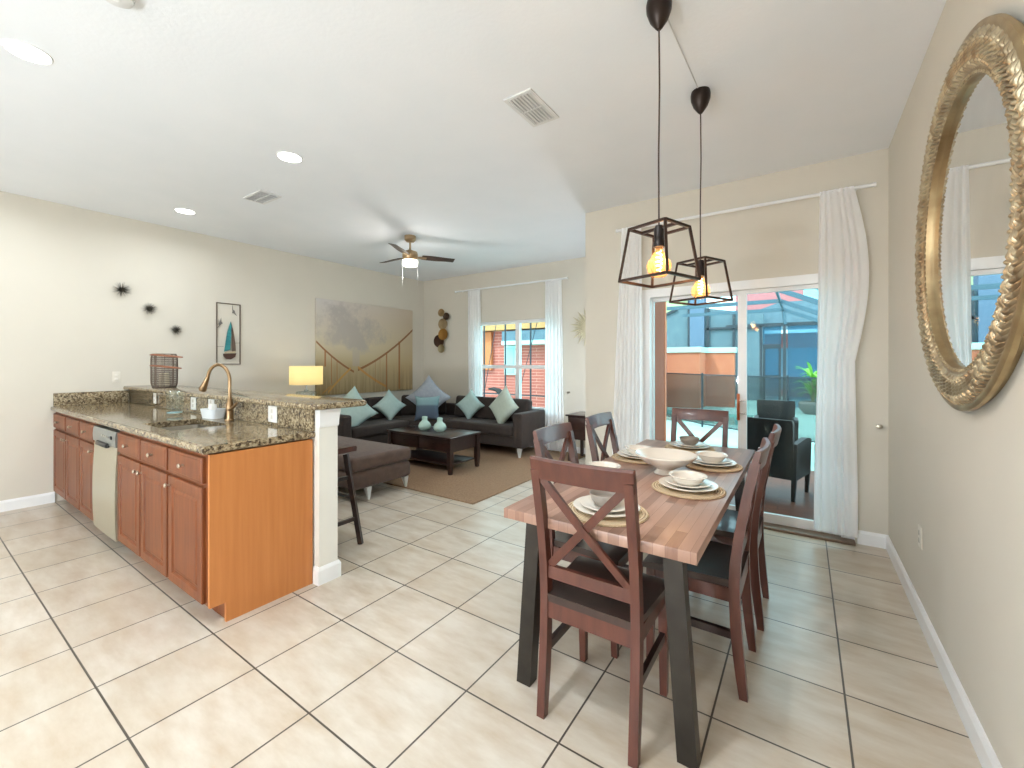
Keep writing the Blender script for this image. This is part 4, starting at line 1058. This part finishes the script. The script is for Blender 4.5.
# garden wall with pale cap
t = thing('garden_wall', 'salmon stucco garden wall with pale aqua cap behind the pool fence', 'wall', (-3.5, 15, GZ-.01))
MB().prism([(-4.5, -.4), (.75, -.4), (.75, .6), (1.62, .6), (1.62, .85), (.5, .85), (.5, -.15), (-4.5, -.15)], 0, 1.80, XY).build('stucco', TAN, t, 0)
MB().prism([(-4.5, -.45), (.80, -.45), (.80, .55), (1.67, .55), (1.67, .90), (.45, .90), (.45, -.10), (-4.5, -.10)], 1.801, 1.97, XY).build('cap', AQCAP, t, 0)

# screen enclosure over the pool
t = thing('screen_enclosure', 'dark-framed pool screen enclosure with screen door', 'screen enclosure', (0, 16.2, GZ-.01))
EW = 2.69
def fb(p, q, w_=.06, h_=.09, name='beam', mt=None): return MB().bar(p, q, w_, h_).build(name, mt or FRAME, t, 0)
for x, k in ((-1.17, .10), (-.52, .17), (.62, .10)):
    fb((x, 0, .001), (x, 0, EW), k, .08, 'post')
fb((-2.2, 0, EW), (1.3, 0, EW), .10, .11); fb((-1.12, 0, 2.02), (-.62, 0, 2.02), .05, .07)
dr_ = MB().slab([-1.115, -1.05, -.68, -.615], [.02, .22, 1.0, 1.06, 1.92, 1.985], {(1, 1), (1, 3)}, -.02, .02, XZ).build('screen_door', FRAME, t, 0)
MB().box(-1.10, -1.07, -.06, -.021, .95, 1.12).build('handle', BLACK, dr_)
for x0, x1, z0, z1 in ((-1.05, -.68, .22, 1.92), (-1.12, -.61, 2.06, EW-.05), (-.43, .57, .05, EW-.05), (.67, 1.3, .05, EW-.05)):
    MB().box(x0, x1, -.004, .004, z0, z1).build('screen', SCREEN, t, 0)
for k, y in enumerate((-6.6, -4.4, -2.2, -.05)):
    zt = 3.22-.02*k
    fb((-3.6, y, zt), (-.55, y, zt), .06, .11, mt=SKYFR); fb((-.55, y, zt), (1.25, y, 2.35), .06, .11, mt=SKYFR)
    fb((1.25, y, .001), (1.25, y, 2.35), .08, .08, 'post')
fb((-.55, -6.6, 3.22), (-.55, 0, 3.16), .05, .08, mt=SKYFR); fb((1.25, -6.6, 2.35), (1.25, 0, 2.35), .08, .08)
fb((-.50, -.04, EW), (-.55, -.05, 3.16), .12, .08, 'post', SKYFR)
# neighbours: pink house with screened front, and a yellow house on the left
t = thing('pink_house', 'pink stucco house with aqua window behind the screen enclosure', 'house', (0, 22, GZ-.01))
MB().box(-2.6, 5.5, 0, 5, 0, 5.6).build('wall', PINK, t, 0)
MB().box(-.02, 1.25, -.06, -.001, 4.05, 4.75).build('window', CYANP, t, 0)
MB().prism([(-3.0, 3.05), (-.8, 3.85), (.9, 3.85), (3.4, 2.9), (3.4, 2.75), (-3.0, 2.75)], -2.2, -.001, XZ).build('porch_roof', GREYST, t, 0)
MB().box(-2.9, 3.2, -2.2, -2.05, 2.62, 2.749).build('fascia', WHITEST, t, 0)
MB().box(-1.9, 3.2, -.05, -.001, .3, 2.1).build('dark_window', DARKP, t, 0)
MB().prism([(-3.0, 5.6), (5.9, 5.6), (4.5, 7.0), (-1.5, 7.0)], -.4, 5.4, XZ).build('roof', GREYST, t, 0)
t = thing('yellow_house', 'pale yellow house with aqua window beyond the garden wall', 'house', (-6.6, 24, GZ-.01))
MB().box(-3.4, 1.25, 0, 5, 0, 6.4).build('wall', YELST, t, 0)
MB().box(-.75, .0, -.05, -.001, 3.2, 4.9).build('window', CYANP, t, 0)
MB().prism([(-3.8, 6.4), (1.65, 6.4), (-1, 8)], -.4, 5.4, XZ).build('roof', GREYST, t, 0)
t = thing('grey_pool_cage', 'grey-blue gabled pool cage of the neighbour beyond the garden wall', 'screen enclosure', (-4.6, 19, GZ-.01))
MB().prism([(-2.6, 0), (3.3, 0), (3.3, 3.35), (1.3, 3.7), (.15, 3.75), (-2.6, 2.55)], 0, .55, XZ).build('cage_body', M('cage_screen', (96, 114, 122), .8, var=(84, 102, 112), scale=3.), t, 0)
for (x0, z0), (x1, z1) in (((.62, 0), (.62, 5.4)), ((1.35, 0), (1.35, 3.7)), ((2.3, 0), (2.3, 3.5)), ((.62, 2.85), (3.3, 2.85))): MB().bar((x0, -.05, z0+.002), (x1, -.05, z1), .09, .09).build('frame_bar', FRAME, t, 0)
MB().bar((-2.6, -.05, 2.55), (.15, -.05, 3.75), .08, .10).build('frame_bar', FRAME, t, 0)
MB().box(.66, 1.22, -.1, .4, 0.002, 5.5).build('column', M('slate_column', (92, 110, 132), .8), t, 0)

# potted palm
t = thing('potted_palm', 'bright green palm in a round grey pot by the screen enclosure', 'potted plant', (.20, 14.9, GZ-.009))
MB().lathe([(.0001, .001), (.20, .001), (.32, .14), (.34, .30), (.30, .36), (.27, .36), (.27, .30), (.0001, .30)], n=28, cap=False).build('pot', M('pot_grey', (128, 122, 118), .7), t)
LEAF = M('palm_leaf', (138, 190, 66), .5, var=(96, 156, 48), scale=6.)
b = MB(); rnd = random.Random(4)
for k in range(70):
    a = rnd.uniform(0, 2*PI); L = rnd.uniform(.55, .95); up = rnd.uniform(.5, 1.35); w_ = rnd.uniform(.03, .05); z0 = rnd.uniform(.4, 1.05)
    pts = []
    for i in range(6):
        u = i/5; r = L*.62*u*math.cos(up*.55); z = z0+L*(math.sin(up)*u-.75*u*u*(1-.3*up)); wd = w_*math.sin(PI*min(.98, .12+.88*u))
        c_, s_ = math.cos(a), math.sin(a)
        pts.append([(r*c_-s_*wd, r*s_+c_*wd, z), (r*c_, r*s_, z-.012), (r*c_+s_*wd, r*s_-c_*wd, z), (r*c_, r*s_, z+.004)])
    b.loft(pts)
b.build('fronds', LEAF, t, 60)
MB().tube([(0, 0, .3), (.02, 0, .7), (0, .02, 1.1)], [.05, .045, .03], 8).build('stem', M('palm_stem', (120, 116, 66), .7), t)

# view through the living area window
t = thing('red_block_building', 'red block building with aqua shuttered window outside the living area window', 'building', (-6.8, 10.2, GZ-.01))
MB().box(-4.0, 3.4, 0, 3, 0, 2.40).build('wall', REDBLK, t, 0)
MB().box(-4.0, 3.4, -.32, 3, 2.401, 2.75).build('eave', ORANGE, t, 0)
wn = MB().box(-.42, -.02, -.05, -.001, 1.12, 1.95).build('window', AQCAP, t, 0)
MB().box(-.37, -.07, -.07, -.051, 1.17, 1.90).build('shutter', CYANP, wn, 0)
MB().box(-.34, 3.4, -.28, -.001, 2.08, 2.36).build('awning', GREYST, t, 0); MB().box(-.34, 3.4, -.30, -.001, 1.97, 2.079).build('awning_trim', AQCAP, t, 0)
MB().box(-3.0, -.86, -.10, -.001, 1.25, 2.38).build('orange_panel', M('orange_stucco', (196, 112, 66), .85), t, 0)
t = thing('black_yard_fence', 'black metal frame of a screen just outside the living area window', 'fence', (-5.5, 8.2, GZ-.01))
for x in (-1.65, -.93, -.30, .40, 1.05): MB().box(x-.014, x+.014, -.014, .014, .001, 2.75).build('post', FRAME, t, 0)
for z in (.72, 2.72): MB().box(-1.9, 1.3, -.012, .012, z-.014, z+.014).build('rail', FRAME, t, 0)
for x0, x1 in ((-.55, -.85), (.62, .10)): MB().bar((x0, .04, 2.6), (x1-.25, .04, .1), .012, .012).build('guy_wire', FRAME, t, 0)
t = thing('lounge_chair', 'dark curved garden chair back outside behind the sofa', 'garden chair', (-6.45, 8.6, GZ-.20+.19), R(20))
arcp = [(-.38, .30), (-.12, .34), (.12, .40), (.22, .55), (.22, .66), (.12, .76), (-.06, .80)]
MB().loft([[(u, -.24, v), (u, .24, v), (u, .24, v+.035), (u, -.24, v+.035)] for u, v in arcp]).build('shell', WICK, t, 40)
for sx in (-.3, .12):
    for sy in (-.2, .2): MB().box(sx-.018, sx+.018, sy-.018, sy+.018, .001, .36).build('leg', BLACKMETAL, t, 0)

# ------------------------------------------------------------------ light
wd = bpy.data.worlds.new('sky'); scn.world = wd; wd.use_nodes = True
nt = wd.node_tree; bg = nt.nodes['Background']
sk = nt.nodes.new('ShaderNodeTexSky'); sk.sky_type = 'HOSEK_WILKIE'; sk.turbidity = 3.; sk.ground_albedo = .4
sk.sun_direction = Vector((-.35, -.5, .75)).normalized()
mx = nt.nodes.new('ShaderNodeMix'); mx.data_type = 'RGBA'; mx.inputs[0].default_value = .88; mx.inputs[7].default_value = (.86, .95, 1, 1)
nt.links.new(sk.outputs[0], mx.inputs[6]); nt.links.new(mx.outputs[2], bg.inputs['Color']); bg.inputs['Strength'].default_value = 4.5
S = bpy.data.lights.new('sun', 'SUN'); S.energy = 3.4; S.angle = R(1.5); S.color = (1, .96, .9)
so = bpy.data.objects.new('sun', S); COL.objects.link(so); so.rotation_euler = Vector((-.35, -.5, .75)).to_track_quat('Z', 'Y').to_euler()

LCOL = (.77, .89, 1)
def lamp(name, loc, e, col, r=.05):
    L = bpy.data.lights.new(name, 'POINT'); L.energy = e; L.color = col; L.shadow_soft_size = r
    o = bpy.data.objects.new(name, L); COL.objects.link(o); o.location = loc; return o
lamp('fan_lamp', (-4.19, 3.80, H-.50), 10, (1, .98, .95), .09)
lamp('table_lamp_light', (lampx, lampy, .538+.72), 4, (1, .87, .64), .03)
# unseen globe lamps added as fill light behind the camera and in the alcove
def fill_globe(x, y, label, e):
    t = thing('added_fill_lamp', label, 'lamp', (x, y, 0), 0, 'added globe fill lamps'); h = -.50
    MB().lathe([(.0001, .001), (.15, .001), (.15, .02), (.03, .035), (.0001, .036)], n=32, cap=False).build('base', BRUSH, t)
    MB().tube([(0, 0, .03), (0, 0, 1.38+h)], .012).build('pole', BRUSH, t)
    MB().lathe([(.03, 1.38+h), (.06, 1.385+h), (.06, 1.40+h), (.0001, 1.405+h)], n=24, cap=False).build('holder', BRUSH, t)
    g = MB().lathe([(.055, 1.406+h)] + [(.12*math.sin(a_), 1.52+h-.12*math.cos(a_)) for a_ in [PI*k/16 for k in range(2, 16)]] + [(.0001, 1.64+h)], n=32, cap=False).build('glass_globe', M_thin('opal_glass', (250, 250, 250), .25, body=(250, 250, 250)), t)
    lamp('fill_globe_light', (x, y, 1.52+h), e, LCOL, .11)
fill_globe(-1.22, -2.5, 'added globe fill lamp, unseen behind the camera and the dining area', 290)
fill_globe(-2.125, 5.0, 'added globe fill lamp hidden in the alcove behind the wall corner', 48)
fill_globe(-3.4, -2.6, 'added globe fill lamp, unseen in the kitchen behind the camera', 180)

# ------------------------------------------------------------------ camera
cd = bpy.data.cameras.new('camera'); cam = bpy.data.objects.new('camera', cd); COL.objects.link(cam)
cam.location = (0, 0, 1.415); cam.rotation_euler = (PI/2, 0, .600)
cd.sensor_fit = 'HORIZONTAL'; cd.sensor_width = 36.; cd.lens = 36*427/1024; cd.shift_y = -21/1024; cd.clip_start = .03
scn.camera = cam
scn.view_settings.view_transform = 'Standard'; scn.view_settings.look = 'None'; scn.view_settings.gamma = 1.
scn.view_settings.use_curve_mapping = False; scn.view_settings.exposure = .28
try:
    scn.cycles.use_denoising = True; scn.cycles.denoiser = 'OPENIMAGEDENOISE'
    scn.cycles.max_bounces = 10; scn.cycles.diffuse_bounces = 6; scn.cycles.transparent_max_bounces = 16; scn.cycles.sample_clamp_indirect = 6.
    scn.cycles.caustics_reflective = False; scn.cycles.caustics_refractive = False
except Exception: pass
